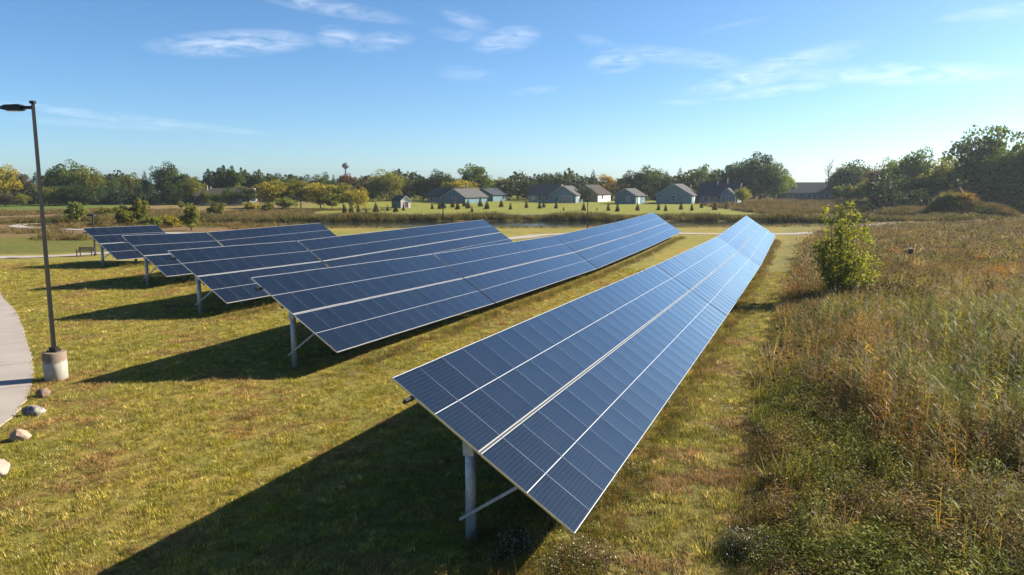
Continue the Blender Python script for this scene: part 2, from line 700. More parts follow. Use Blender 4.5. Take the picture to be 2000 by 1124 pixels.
ribbon('walking_path', [(-75, 62), (-46.4, 67.4), (-39.0, 71.0), (-26, 77), (-12, 84), (-1, 91), (6.5, 99.5), (22.7, 100.6), (42.2, 102.8), (52, 109.5), (60, 121), (72, 130)], 2.6, 0.05,
       'pale concrete walking path behind the solar rows', CONC)
ribbon('walking_path', [(-38, 100), (-52, 103.5), (-61.7, 108.6), (-72, 113), (-79, 119.3), (-80, 126), (-72, 133), (-66, 138)], 2.2, 0.06, 'hairpin of pale path in the brown field left of the pond', CONC)
ribbon('walking_path', [(-60, 172), (-30, 168.5), (-8, 166.5), (10, 166)], 1.6, 0.06, 'thin pale path on the far bank of the pond', CONC)
GRAV = simple('gravel', (0.40, 0.36, 0.32), 0.95, var=0.2, scale=3)
ribbon('gravel_drive', [(53, 114), (60, 122), (70, 131), (92, 139), (125, 141), (170, 150)], lambda t: 4.5 + 2.5 * t, 0.07, 'pale gravel drive beyond the meadow on the right', GRAV)

edge = [(-38, 53.5), (-29.9, 43.2), (-26.0, 38.4), (-21.5, 32.4), (-18.4, 28.0), (-16.4, 24.9), (-14.9, 22.2), (-14.1, 20.4), (-13.8, 19.2), (-14.0, 16.5), (-15.2, 13.0), (-18, 9)]
pav = empty('concrete_pavement', (-18, 25, 0))
tag(pav, 'curving pale concrete pavement at the left edge', kind='structure')


def dense_edge(step=0.4):
    out = []
    for a, b in zip(edge[:-1], edge[1:]):
        n = max(1, int(math.dist(a, b) / step))
        for k in range(n):
            out.append((a[0] + (b[0] - a[0]) * k / n, a[1] + (b[1] - a[1]) * k / n))
    out.append(edge[-1])
    # smooth the corners
    for _ in range(6):
        out = [out[0]] + [((a[0] + 2 * b[0] + c[0]) / 4, (a[1] + 2 * b[1] + c[1]) / 4) for a, b, c in zip(out, out[1:], out[2:])] + [out[-1]]
    return out


de = dense_edge()
rng = random.Random(4)
chunk = 9
for i in range(0, len(de) - 1, chunk):
    seg = de[i:i + chunk + 1]
    if len(seg) < 2:
        continue
    for band in range(3):
        mb = MB()
        a, b = 3.0 * band + (0.015 if band else 0), 3.0 * (band + 1) - 0.015
        V = []
        for j, (x, y) in enumerate(seg):
            t0, t1 = seg[max(j - 1, 0)], seg[min(j + 1, len(seg) - 1)]
            tx, ty = t1[0] - t0[0], t1[1] - t0[1]
            ln = math.hypot(tx, ty)
            s = (-1) if ty < 0 else 1
            nx_, ny_ = -abs(ty) / ln, (tx / ln) * (-1 if ty < 0 else 1) * 1.0
            nx_, ny_ = (ty / ln, -tx / ln)
            if nx_ > 0:
                nx_, ny_ = -nx_, -ny_
            jit = 0.05 * math.sin(x * 3.1 + y * 1.7) + 0.04 * math.sin(x * 7 - y * 5) if band == 0 else 0
            e = 0.018 if j in (0, len(seg) - 1) else 0
            sh = (1 if j == 0 else -1) * e
            for off in (a + jit, b):
                px_, py_ = x + nx_ * off + tx / ln * sh, y + ny_ * off + ty / ln * sh
                V.append((px_, py_))
        g0 = 0.035 + rng.uniform(-.004, .004)
        top = [(p[0], p[1], gz(*p) + g0) for p in V]
        bot = [(p[0], p[1], gz(*p) - 0.12) for p in V]
        n = len(V)
        F_ = []
        for j in range(len(seg) - 1):
            q = (2 * j, 2 * j + 1, 2 * j + 3, 2 * j + 2)
            F_.append(q)
            F_.append((n + q[0], q[0], q[3], n + q[3]))
            F_.append((q[1], n + q[1], n + q[2], q[2]))
        F_.append((0, n, n + 1, 1))
        F_.append((n - 2, n - 1, 2 * n - 1, 2 * n - 2))
        o = bpy.data.objects.new('slab', mesh_np('slab', [(p[0] + 18, p[1] - 25, p[2]) for p in top + bot], F_, [CONC]))
        link(o, pav)

# ------------------------------------------------------------------ solar rows
ML = 2.095


def module_mesh():
    mb = MB()
    hl, hw, th = ML / 2, 0.5, 0.04
    fs, fw = 0.013, 0.006      # frame lip at the short and long sides
    z1 = 0.0
    zg = -0.004
    # frame as four bars
    mb.box(-hl, -hl + fs, -hw, hw, -th, z1, 1)
    mb.box(hl - fs, hl, -hw, hw, -th, z1, 1)
    mb.box(-hl + fs, hl - fs, -hw, -hw + fw, -th, z1, 3)
    mb.box(-hl + fs, hl - fs, hw - fw, hw, -th, z1, 3)
    # two fields of cells with the pale strip between them
    nst = 5
    for a, b in ((-hl + fs, -0.0075), (0.0075, hl - fs)):
        V = []
        for q in range(nst + 1):
            y = -hw + fw + (2 * hw - 2 * fw) * q / nst
            z = zg - 0.0045 * (1 - (y / hw) ** 2)       # the glass sags a little between its long sides
            V += [(a, y, z), (b, y, z)]
        mb.add(V, [(2 * q, 2 * q + 1, 2 * q + 3, 2 * q + 2) for q in range(nst)], 0)
    mb.add([(-0.0075, -hw + fw, zg), (0.0075, -hw + fw, zg), (0.0075, hw - fw, zg), (-0.0075, hw - fw, zg)], [(0, 1, 2, 3)], 1)
    mb.add([(-hl + fs, -hw + fw, -0.012), (-hl + fs, hw - fw, -0.012), (hl - fs, hw - fw, -0.012), (hl - fs, -hw + fw, -0.012)], [(0, 1, 2, 3)], 2)
    me = mesh_np('module', mb.v, mb.f, [GLASS, FRAME, DARKMETAL, FRAMESIDE], mb.m)
    for q in me.polygons:
        q.use_smooth = q.material_index == 0
    return me


MODULE = module_mesh()
ROWNAME = {'A': 'front row', 'B': 'second row', 'C': 'third row', 'D': 'fourth row', 'E': 'short rearmost row'}
SECNAME = {3: ['nearest', 'middle', 'far'], 4: ['nearest', 'second', 'third', 'farthest'], 2: ['near', 'far'], 1: ['only']}


def basis(xa, ya, za, loc):
    m = Matrix.Identity(4)
    for i in range(3):
        m[i][0], m[i][1], m[i][2], m[i][3] = xa[i], ya[i], za[i], loc[i]
    return m


POSTS = []


def solar_section(key, k, p0, length, slope, n_sec):
    u = (H * math.cos(slope) + Vector((0, 0, math.sin(slope)))).normalized()
    p0 = Vector(p0)
    first = p0 + u * 0.5 + DOWN * TW / 2 - NV * 0.42
    base = Vector((first.x, first.y, gz(first.x, first.y)))
    root = empty('solar_array_section', base, -AZ)
    what = ['dark blue', 'blue'][key in 'AB']
    lab = {'A': ['nearest section of the front solar row, its cells and frames clearly seen', 'middle section of the bright blue front solar row', 'far bright end section of the front solar row'],
           'B': ['nearest dark section of the second solar row with white centre line', 'long blue section of the second solar row after the first gap', 'third section of the second solar row beyond the middle gap', 'farthest pale blue end section of the second solar row'],
           'C': ['near dark section of the third solar row on its own post', 'long far section of the third solar row reaching towards the pond'],
           'D': ['near dark section of the fourth solar row from the front', 'far section of the fourth solar row, partly hidden'],
           'E': ['short dark rearmost solar row nearest the bench and path']}[key][k]
    tag(root, lab, 'solar array', 'sections of the tilted solar rows')
    inv = root.matrix_basis.inverted()
    inv = (Matrix.Translation(base) @ Matrix.Rotation(-AZ, 4, 'Z')).inverted()
    Ri = inv.to_3x3()
    xa = (DOWN - u * DOWN.dot(u)).normalized()
    za = xa.cross(u).normalized()
    if za.z < 0:
        za = -za
    gap = 0.13 if k < n_sec - 1 else 0.0
    n = round(length - gap)
    pitch = (length - gap) / n
    xl, ul, zl = Ri @ xa, Ri @ u, Ri @ za
    rr = random.Random(key + str(k))
    for i in range(n):
        for j in range(2):
            c = p0 + u * (i + 0.5) * pitch + xa * (ML / 2 + j * (ML + 0.05))
            # each module sits a touch out of true
            a1, a2 = rr.gauss(0, 0.0030), rr.gauss(0, 0.0030)
            x2 = (xl + zl * a1).normalized()
            y2 = (ul + zl * a2)
            y2 = (y2 - x2 * y2.dot(x2)).normalized()
            z2 = x2.cross(y2)
            o = bpy.data.objects.new('module', MODULE)
            link(o, root)
            o.matrix_basis = basis(x2, y2 * (pitch - 0.004), z2, inv @ c)
    # rails, beams, posts
    nrm = za

    def lp(p):
        return inv @ p
    for fr in (0.12, 0.38, 0.62, 0.88):
        a = p0 + xa * TW * fr - nrm * 0.085 - u * (0.22 if fr == 0.12 and k == 0 else 0.0)
        b = p0 + xa * TW * fr - nrm * 0.085 + u * (length - gap)
        m = MB()
        m.beam(lp(a), lp(b), 0.06, 0.08, Ri @ nrm)
        m.build('purlin', DARKMETAL, root)
    m = MB()
    a = p0 + xa * (ML + 0.03) - nrm * 0.06
    m.beam(lp(a), lp(a + u * (length - gap)), 0.10, 0.03, Ri @ nrm)
    m.build('gap_light_stop', DARKMETAL, root)  # added strip that keeps sun from leaking through the gap between modules
    npost = max(2, round((length - 1.0) / 2.75) + 1)
    step = (length - 1.0 - gap) / (npost - 1)
    for i in range(npost):
        s = 0.5 + i * step
        axis_ = p0 + u * s + xa * TW / 2
        top = axis_ - NV * 0.42
        zb = gz(top.x, top.y) - 0.25
        beam_z = axis_ - nrm * 0.20
        # the underside of the tilted beam above the post
        t_ = -0.42 / xa.dot(NV)
        head = beam_z + xa * t_
        head = Vector((top.x, top.y, head.z - 0.02))
        m = MB()
        m.tube([lp(Vector((top.x, top.y, zb))), lp(head)], [0.10, 0.10], 14)
        post = m.build('post', GALV, root)
        for q in post.data.polygons:
            q.use_smooth = len(q.vertices) == 4
        m = MB()
        m.box(-0.106, 0.106, -0.106, 0.106, -0.34, 0.02, 0, Matrix.Translation(lp(head)))
        m.build('bracket', GALV, post)
        m = MB()
        m.beam(lp(beam_z - xa * TW * 0.42), lp(beam_z + xa * TW * 0.42), 0.09, 0.14, Ri @ nrm)
        m.build('tilt_beam', GALV, root)
        m = MB()
        lo = Vector((top.x, top.y, gz(top.x, top.y) + 0.42)) - NV * 0.16
        hi = beam_z + xa * TW * 0.20 - nrm * 0.05
        m.beam(lp(lo - u * 0.14), lp(hi - u * 0.10), 0.05, 0.05)
        m.build('brace', GALV, root)
        POSTS.append((top.x, top.y))
    return root


for key, (p0, segs) in ROWS.items():
    p = Vector(p0)
    for k, (L_, s_) in enumerate(segs):
        solar_section(key, k, p, L_, s_, len(segs))
        p = p + (H * math.cos(s_) + Vector((0, 0, math.sin(s_)))) * L_

# ------------------------------------------------------------------ lamp posts, bench, rocks, bird box
PEDESTAL = NT('pedestal_concrete')
_p = PEDESTAL.objco()
_s = PEDESTAL.n('ShaderNodeSeparateXYZ')
PEDESTAL.l(_p, _s.inputs[0])
_nz = PEDESTAL.noise(5, 5, 0.65, _p)
_stain = PEDESTAL.ramp(PEDESTAL.math('ADD', _s.outputs[2], PEDESTAL.math('MULTIPLY', _nz, 0.7)), [(0.92, 0.0), (1.12, 0.8)])
_c = PEDESTAL.mix(_stain, dim((0.50, 0.47, 0.43)), dim((0.20, 0.135, 0.085)))
_c = PEDESTAL.mix(1.0, _c, PEDESTAL.ramp(_nz, [(0.3, 0.8), (0.7, 1.1)]), 'MULTIPLY')
PEDESTAL = PEDESTAL.done(PEDESTAL.bsdf(_c, 0.9, 0, 0.2, PEDESTAL.bump(_nz, 0.3, 0.02)))

lx, ly = -15.4, 24.6
lamp = empty('street_lamp', (lx, ly, gz(lx, ly)))
tag(lamp, 'tall dark street lamp on a stained concrete pedestal by the pavement', 'street lamp')
m = MB()
m.tube([(0, 0, -0.3), (0, 0, 0.93), (0, 0, 0.965)], [0.36, 0.36, 0.335], 28)
o = m.build('pedestal', PEDESTAL, lamp)
for q in o.data.polygons:
    q.use_smooth = len(q.vertices) == 4
m = MB()
m.box(-.16, .16, -.16, .16, 0.965, 1.0)
m.box(-.11, .11, -.11, .11, 1.0, 1.12)
for bx_ in (-.135, .135):
    for by_ in (-.135, .135):
        m.tube([(bx_, by_, 1.0), (bx_, by_, 1.05)], [.018, .018], 6)
m.build('base_plate', DARKMETAL, lamp)
m = MB()
m.tube([(0, 0, 1.12), (0, 0, 9.1)], [0.088, 0.062], 4)
pole = m.build('pole', DARKMETAL, lamp)
m = MB()
m.box(-.07, .07, -.07, .07, 9.1, 9.19)
m.build('pole_cap', DARKMETAL, pole)
m = MB()
m.box(-0.36, -0.03, -.05, .05, 8.93, 9.03)
m.build('arm', DARKMETAL, lamp)
m = MB()
V = []
for x, hy, z0, z1 in ((-0.33, .14, 8.90, 9.05), (-.42, .16, 8.88, 9.08), (-.84, .17, 8.89, 9.06), (-.98, .15, 8.92, 9.01)):
    V += [(x, -hy, z0), (x, hy, z0), (x, hy * .9, z1), (x, -hy * .9, z1)]
Fh = [(0, 1, 2, 3), (15, 14, 13, 12)]
for i in range(3):
    for a in range(4):
        Fh.append((i * 4 + a, i * 4 + 4 + a, i * 4 + 4 + (a + 1) % 4, i * 4 + (a + 1) % 4))
m.add(V, Fh)
head = m.build('lamp_head', DARKMETAL, lamp)
m = MB()
m.box(-.82, -.46, -.11, .11, 8.868, 8.884)
m.build('lens', simple('lamp_lens', (0.6, 0.6, 0.55), 0.3), head)


def path_lamp(x, y, h, label):
    r = empty('path_lamp', (x, y, gz(x, y)))
    tag(r, label, 'path lamp', 'lamps along the walking path')
    m = MB()
    m.tube([(0, 0, -.1), (0, 0, .12)], [.16, .15], 12)
    m.build('base', DARKMETAL, r)
    m = MB()
    m.tube([(0, 0, .12), (0, 0, h - .1)], [.075, .065], 8)
    m.build('pole', DARKMETAL, r)
    m = MB()
    V = [(-.42, -.19, h - .1), (.22, -.19, h - .14), (.22, .19, h - .14), (-.42, .19, h - .1), (-.36, -.15, h + .06), (.16, -.15, h + .03), (.16, .15, h + .03), (-.36, .15, h + .06)]
    m.add(V, [(0, 3, 2, 1), (4, 5, 6, 7), (0, 1, 5, 4), (1, 2, 6, 5), (2, 3, 7, 6), (3, 0, 4, 7)])
    m.build('lamp_head', DARKMETAL, r)
    return r


path_lamp(-38.6, 69.0, 3.75, 'dark path lamp beside the bench, behind the rearmost solar row')
path_lamp(far(866, 97), 97, 4.0, 'dark path lamp rising behind the third solar row before the pond')
path_lamp(far(1147, 106), 106, 4.3, 'path lamp with a shining head behind the second solar row')

b = gp(168, 501)
bench = empty('park_bench', b, R(-12))
tag(bench, 'slatted park bench facing the walking path on the left', 'bench')
WOODG = simple('weathered_bench_wood', (0.16, 0.13, 0.12), 0.8, var=0.2)
for sx in (-0.78, 0.78):
    m = MB()
    m.box(sx - .03, sx + .03, -.24, -.18, 0, .62)
    m.box(sx - .03, sx + .03, .18, .24, 0, .84)
    m.box(sx - .03, sx + .03, -.24, .24, .36, .40)
    m.box(sx - .03, sx + .03, -.26, .2, .60, .64)
    m.build('leg', DARKMETAL, bench)
for i in range(4):
    m = MB()
    m.box(-.85, .85, -.24 + i * .11, -.15 + i * .11, .40, .435)
    m.build('seat_slat', WOODG, bench)
for i in range(3):
    m = MB()
    m.box(-.85, .85, .155, .178, .50 + i * .12, .59 + i * .12)
    m.build('back_slat', WOODG, bench)


def rock(x, y, sx, sy, sz, rz, seed, c1, c2, label):
    bm = bmesh.new()
    bmesh.ops.create_icosphere(bm, subdivisions=4, radius=1)
    rg = np.random.default_rng(seed)
    dirs = rg.normal(size=(16, 3))
    dirs /= np.linalg.norm(dirs, axis=1)[:, None]
    cut = rg.uniform(0.66, 0.90, 16)
    ph = rg.uniform(0, 6, 6)
    for v in bm.verts:
        p = np.array(v.co)
        for d_, c_ in zip(dirs, cut):      # worn facets
            k = p @ d_
            if k > c_:
                p -= d_ * (k - c_) * 0.95
        f = 1 + 0.05 * math.sin(4 * p[0] + ph[0]) * math.sin(3.6 * p[1] + ph[1]) + 0.025 * math.sin(11 * p[2] + ph[2]) * math.sin(10 * p[0] + ph[3])
        p *= f
        v.co = (p[0] * sx, p[1] * sy, p[2] * sz)
    me = bpy.data.meshes.new('rock')
    bm.to_mesh(me)
    bm.free()
    t = NT('rock_stone')
    co = t.objco()
    nz = t.noise(5, 6, 0.7, co)
    n2 = t.noise(40, 3, 0.7, co)
    c = t.mix(t.ramp(nz, [(0.4, 0.0), (0.62, 1.0)]), dim(c1), dim(c2))
    c = t.mix(1.0, c, t.ramp(n2, [(0.3, 0.75), (0.7, 1.15)]), 'MULTIPLY')
    me.materials.append(t.done(t.bsdf(c, 0.85, 0, 0.3, t.bump(nz, 0.5, 0.03))))
    me.polygons.foreach_set('use_smooth', np.ones(len(me.polygons), bool))
    o = link(bpy.data.objects.new('rock', me))
    o.location = (x, y, gz(x, y) + sz * 0.5)
    o.rotation_euler = (0.1, 0.05, rz)
    return tag(o, label, 'rock', 'rocks along the pavement edge')


rock(-14.6, 22.6, .24, .21, .20, .3, 3, (.17, .115, .08), (.27, .19, .14), 'brown rock just below the concrete lamp pedestal')
rock(-13.75, 20.75, .32, .20, .19, .2, 5, (.13, .11, .10), (.42, .39, .35), 'grey and white mottled rock, second below the lamp pedestal')
rock(-12.75, 18.65, .26, .22, .20, .6, 8, (.36, .25, .18), (.46, .35, .27), 'pinkish tan rock, third below the lamp pedestal')
rock(-11.75, 16.25, .34, .29, .27, .1, 12, (.30, .235, .20), (.42, .34, .29), 'large pale rock cut off by the left edge of the photo')
rock(-13.3, 18.45, .12, .10, .09, .9, 15, (.35, .31, .29), (.5, .47, .44), 'smallest grey stone at the left edge, beside the pinkish rock')

bx, by = 33.0, 61.7
bird = empty('nest_box', (bx, by, gz(bx, by)))
tag(bird, 'dark nest box on a thin post in the brown meadow', 'nest box')
m = MB()
m.tube([(0, 0, -.1), (0, 0, 1.05)], [.035, .035], 6)
m.build('post', simple('grey_post', (0.2, 0.17, 0.15), 0.8), bird)
m = MB()
m.box(-.13, .13, -.12, .12, 1.05, 1.42)
bb = m.build('box', simple('nest_box_wood', (0.085, 0.05, 0.06), 0.8), bird)
m = MB()
m.add([(-.18, -.18, 1.40), (.18, -.18, 1.40), (.18, .18, 1.50), (-.18, .18, 1.50), (-.18, -.18, 1.43), (.18, -.18, 1.43), (.18, .18, 1.53), (-.18, .18, 1.53)],
      [(0, 3, 2, 1), (4, 5, 6, 7), (0, 1, 5, 4), (1, 2, 6, 5), (2, 3, 7, 6), (3, 0, 4, 7)])
m.build('roof', MATS['nest_box_wood'], bird)

# ------------------------------------------------------------------ houses
SIDING = {}


def siding(name, colr):
    if name not in SIDING:
        t = NT(name)
        colr = dim(colr)
        sp = t.n('ShaderNodeSeparateXYZ')
        t.l(t.objco(), sp.inputs[0])
        f = t.math('FRACT', t.math('DIVIDE', sp.outputs[2], 0.18))
        nz = t.noise(1.5, 4, 0.6, t.objco())
        c = t.mix(1.0, colr, t.ramp(nz, [(0.3, 0.9), (0.7, 1.06)]), 'MULTIPLY')
        SIDING[name] = t.done(t.bsdf(c, 0.7, 0, 0.3, t.bump(f, 0.6, 0.02)))
    return SIDING[name]


def shingle(name, colr):
    if name not in SIDING:
        t = NT(name)
        colr = dim(colr)
        nz = t.noise(3.5, 5, 0.7, t.objco())
        c = t.mix(1.0, colr, t.ramp(nz, [(0.3, 0.8), (0.7, 1.15)]), 'MULTIPLY')
        SIDING[name] = t.done(t.bsdf(c, 0.9, 0, 0.08, t.bump(nz, 0.4, 0.03)))
    return SIDING[name]


WHITE = simple('white_trim', (0.78, 0.78, 0.76), 0.6, var=0.04)
PANE = NT('window_pane')
PANE = PANE.done(PANE.bsdf((0.02, 0.025, 0.03), 0.08, 0, 0.6))
BRICKR = simple('red_door_paint', (0.22, 0.07, 0.045), 0.6)


def wing(root, x0, x1, y0, y1, eave, rise, axis_, wallm, roofm, over=0.45):
    """one gabled block of a house in its local frame; the ridge runs along axis_"""
    m = MB()
    if axis_ == 'y':
        xm = (x0 + x1) / 2
        m.add([(x0, y0, -.4), (x1, y0, -.4), (x1, y1, -.4), (x0, y1, -.4), (x0, y0, eave), (x1, y0, eave), (x1, y1, eave), (x0, y1, eave), (xm, y0, eave + rise), (xm, y1, eave + rise)],
              [(0, 1, 5, 8, 4), (2, 3, 7, 9, 6), (1, 2, 6, 5), (3, 0, 4, 7)])
    else:
        ym = (y0 + y1) / 2
        m.add([(x0, y0, -.4), (x1, y0, -.4), (x1, y1, -.4), (x0, y1, -.4), (x0, y0, eave), (x1, y0, eave), (x1, y1, eave), (x0, y1, eave), (x0, ym, eave + rise), (x1, ym, eave + rise)],
              [(0, 1, 5, 4), (2, 3, 7, 6), (1, 2, 6, 9, 5), (3, 0, 4, 8, 7)])
    wall = m.build('wall', wallm, root)
    m = MB()
    th = 0.16
    if axis_ == 'y':
        hw = (x1 - x0) / 2
        sl = rise / hw
        xm = (x0 + x1) / 2
        prof = [(-hw - over, eave - over * sl), (0, eave + rise), (hw + over, eave - over * sl)]
        V = []
        for y in (y0 - over, y1 + over):
            for px_, pz in prof:
                V.append((xm + px_, y, pz + 0.03))
            for px_, pz in prof:
                V.append((xm + px_, y, pz + 0.03 + th))
    else:
        hw = (y1 - y0) / 2
        sl = rise / hw
        ym = (y0 + y1) / 2
        prof = [(-hw - over, eave - over * sl), (0, eave + rise), (hw + over, eave - over * sl)]
        V = []
        for x in (x0 - over, x1 + over):
            for py_, pz in prof:
                V.append((x, ym + py_, pz + 0.03))
            for py_, pz in prof:
                V.append((x, ym + py_, pz + 0.03 + th))
    m.add(V, [(3, 4, 10, 9), (4, 5, 11, 10), (0, 6, 7, 1), (1, 7, 8, 2), (0, 3, 9, 6), (2, 8, 11, 5)], 0)
    m.add(V, [(0, 1, 4, 3), (1, 2, 5, 4), (6, 9, 10, 7), (7, 10, 11, 8)], 1)
    roof = m.build('roof', [roofm, WHITE], root)
    return wall, roof


def opening(root, x, y, z, wd, ht, face, kind='window', mat=None):
    """a window or door let into a wall face: face '-y' or '+x'"""
    rot = Matrix.Identity(4) if face == '-y' else Matrix.Rotation(math.pi / 2, 4, 'Z')
    T = Matrix.Translation((x, y, z)) @ rot
    m = MB()
    t = 0.12
    m.box(-wd / 2 - t, -wd / 2, -.07, .05, -t, ht + t, 0, T)
    m.box(wd / 2, wd / 2 + t, -.07, .05, -t, ht + t, 0, T)
    m.box(-wd / 2, wd / 2, -.07, .05, -t, 0, 0, T)
    m.box(-wd / 2, wd / 2, -.07, .05, ht, ht + t, 0, T)
    if kind == 'window':
        m.box(-wd / 2, wd / 2, -.055, .03, ht / 2 - .03, ht / 2 + .03, 0, T)
    fr = m.build(kind, WHITE, root)
    m = MB()
    m.box(-wd / 2, wd / 2, -.03, .04, 0, ht, 0, T)
    m.build('pane' if kind == 'window' else 'panel', mat or PANE, fr)
    return fr


def pipe(roof, x, y, z0, z1, r=0.09, mat=WHITE):
    m = MB()
    m.tube([(x, y, z0), (x, y, z1)], [r, r], 8)
    m.build('vent_pipe', mat, roof)


BLUEW = siding('blue_grey_siding', (0.18, 0.275, 0.32))
TEALW = siding('slate_blue_siding', (0.10, 0.20, 0.26))
GREYW = siding('grey_siding', (0.27, 0.31, 0.34))
TANW = siding('tan_siding', (0.40, 0.33, 0.27))
DKROOF = shingle('dark_shingles', (0.055, 0.065, 0.085))
GYROOF = shingle('grey_shingles', (0.105, 0.105, 0.11))
BRROOF = shingle('brown_shingles', (0.075, 0.065, 0.06))


def house(name, px, D, rz, label):
    x = far(px, D)
    r = empty(name, (x, D, gz(x, D)), R(rz))
    return tag(r, label, 'house' if 'shed' not in name else 'shed', 'houses beyond the pond')


# small blue house
r = house('house', 1226, 236, -28, 'small blue gabled house standing alone beyond the pond')
wl, rf = wing(r, -3.4, 3.4, -3, 6, 2.6, 2.0, 'y', TEALW, GYROOF)
opening(r, 0.9, -3, .8, 1.0, 1.3, '-y', mat=simple('curtain_tan', (0.35, 0.26, 0.15), 0.7))
opening(r, 3.4, 0.0, .0, 1.0, 2.1, '+x', 'door', WHITE)
opening(r, 3.4, 3.5, .9, 1.0, 1.2, '+x')
# large blue house with a wing
r = house('house', 1318, 238, -25, 'large blue gabled house with a dark-roofed wing, right of centre')
wing(r, -5.6, 5.6, -3, 9, 2.7, 3.3, 'y', BLUEW, GYROOF)
opening(r, -0.2, -3, .9, 1.5, 1.5, '-y')
opening(r, 5.6, 0.5, .1, 1.1, 2.1, '+x', 'door', WHITE)
opening(r, 5.6, 3.5, .9, 1.0, 1.2, '+x')
wl, rf = wing(r, 6.2, 18.2, 4.5, 12.0, 2.7, 3.6, 'x', GREYW, DKROOF)
for xx in (8.5, 10.6, 12.7):
    opening(r, xx, 4.5, .8, 1.3, 1.4, '-y')
pipe(rf, 11.5, 7.5, 5.0, 7.2)
pipe(rf, 14.5, 8.0, 5.5, 8.0)
wing(r, 13.4, 17.8, 1.2, 5.4, 2.7, 2.0, 'y', BLUEW, GYROOF, .3)
opening(r, 14.5, 1.2, .7, 1.0, 1.5, '-y')
opening(r, 16.5, 1.2, .7, 1.0, 1.5, '-y')
# long house on the right
r = house('house', 1576, 275, 2, 'long low house with dark roof and small porch gable, right of centre')
wl, rf = wing(r, -10, 9.6, -4, 5, 2.8, 3.4, 'x', GREYW, DKROOF)
for xx in (-8.6, -6.8, -4.4, -1.6):
    opening(r, xx, -4, .8, 1.1, 1.4, '-y')
opening(r, 0.2, -4, .05, 1.1, 2.1, '-y', 'door', TEALW)
wing(r, 2.6, 8.4, -6.4, -1.5, 2.6, 1.9, 'y', BLUEW, DKROOF, .35)
for xx in (3.7, 5.5, 7.3):
    opening(r, xx, -6.4, .6, 1.2, 1.7, '-y')
# house left of centre with a long roof
r = house('house', 1078, 246, -20, 'grey house with long dark roof and pale gable, middle of the far lawn')
wing(r, -8.8, 1.2, 2.0, 10, 2.5, 3.2, 'x', GREYW, DKROOF)
for xx in (-7.3, -4.9, -2.6):
    opening(r, xx, 2.0, .7, 1.3, 1.4, '-y')
wl, rf = wing(r, 0.2, 8.6, -2.5, 8, 2.6, 2.7, 'y', BLUEW, GYROOF)
opening(r, 2.3, -2.5, .5, 1.3, 1.6, '-y')
opening(r, 5.6, -2.5, 0.05, 3.4, 2.1, '-y', 'door', TANW)
opening(r, 8.6, 1.5, .05, 1.0, 2.1, '+x', 'door', WHITE)
# its neighbour with a brown roof and white lit wall
r = house('house', 1150, 256, -32, 'brown-roofed house with a bright white side wall, half behind a tree')
wing(r, -4.6, 4.6, -3, 7, 2.6, 2.9, 'y', TANW, BRROOF)
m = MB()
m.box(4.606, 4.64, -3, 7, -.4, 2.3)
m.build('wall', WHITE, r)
opening(r, -1.5, -3, .8, 1.3, 1.4, '-y')
opening(r, 4.66, 0.5, .9, 1.0, 1.2, '+x')
# house behind the young evergreens
r = house('house', 898, 240, -30, 'teal house with grey cross-gable roof behind the young evergreens')
wing(r, -14, -2, 2, 9, 2.2, 2.4, 'x', TEALW, DKROOF)
for xx in (-12.4, -10.2, -8.0, -5.8):
    opening(r, xx, 2, .6, 1.2, 1.4, '-y')
wl, rf = wing(r, -4.2, 4.2, -3, 10, 2.0, 2.5, 'y', TEALW, GYROOF)
opening(r, 0, -3, .6, 1.4, 1.3, '-y')
pipe(rf, -1.0, 6, 3.2, 6.6, .14, TANW)
r2 = house('house', 948, 262, -30, 'teal-walled house with a pale roof edge, behind the grey cross-gable house')
wing(r2, -4, 5, -3, 6, 2.2, 2.2, 'y', TEALW, DKROOF)
opening(r2, 0, -3, .6, 1.4, 1.3, '-y')
# garden shed with white gable
r = house('garden_shed', 789, 205, 32, 'small dark shed with white gable and brick-red door')
m = MB()
wing(r, -1.45, 1.45, -1.6, 4.6, 1.9, 1.25, 'y', WHITE, DKROOF, .22)
m = MB()
m.box(-1.49, -1.455, -1.55, 4.6, -.4, 1.75)
m.build('side_cladding', TEALW, r)
opening(r, 0.2, -1.6, 0.05, .95, 1.6, '-y', 'door', BRICKR)
# house at the left with a white garage door
r = house('house', 446, 232, 4, 'long low grey house with white garage door among the left trees')
wl, rf = wing(r, -8.3, 8.0, -4, 5, 2.6, 2.1, 'x', GREYW, BRROOF)
opening(r, -3.7, -4, .05, 2.3, 2.15, '-y', 'door', WHITE)
for xx in (-6.6, -1.0, 1.6, 4.2, 6.4):
    opening(r, xx, -4, .8, 1.2, 1.3, '-y')
pipe(rf, -5.2, -1.0, 3.4, 5.6, .1)
pipe(rf, -4.6, 0.3, 4.3, 5.4, .1)

# ------------------------------------------------------------------ water tower
STEEL = simple('tower_paint', (0.10, 0.12, 0.15), 0.6, var=0.1, scale=1)
wx, wy = far(679, 620), 620
wt = empty('water_tower', (wx, wy, gz(wx, wy)))
tag(wt, 'distant bulb-shaped water tower rising above the treeline', 'water tower')
zc = z_at(324, 620) - gz(wx, wy)
m = MB()
m.tube([(0, 0, -1), (0, 0, 4), (0, 0, zc - 2.2)], [1.6, .75, .7], 14)
m.build('stem', STEEL, wt, True)
m = MB()
m.tube([(0, 0, zc - 2.6), (0, 0, zc - 1.6), (0, 0, zc - 0.6), (0, 0, zc + .5), (0, 0, zc + 1.6), (0, 0, zc + 2.3)], [.8, 2.2, 2.95, 2.95, 2.1, .5], 20)
m.build('tank', STEEL, wt, True)
m = MB()
m.tube([(0, 0, zc + 2.2), (0, 0, zc + 4.0)], [.12, .08], 6)
m.build('antenna', STEEL, wt)

# ------------------------------------------------------------------ foliage meshes


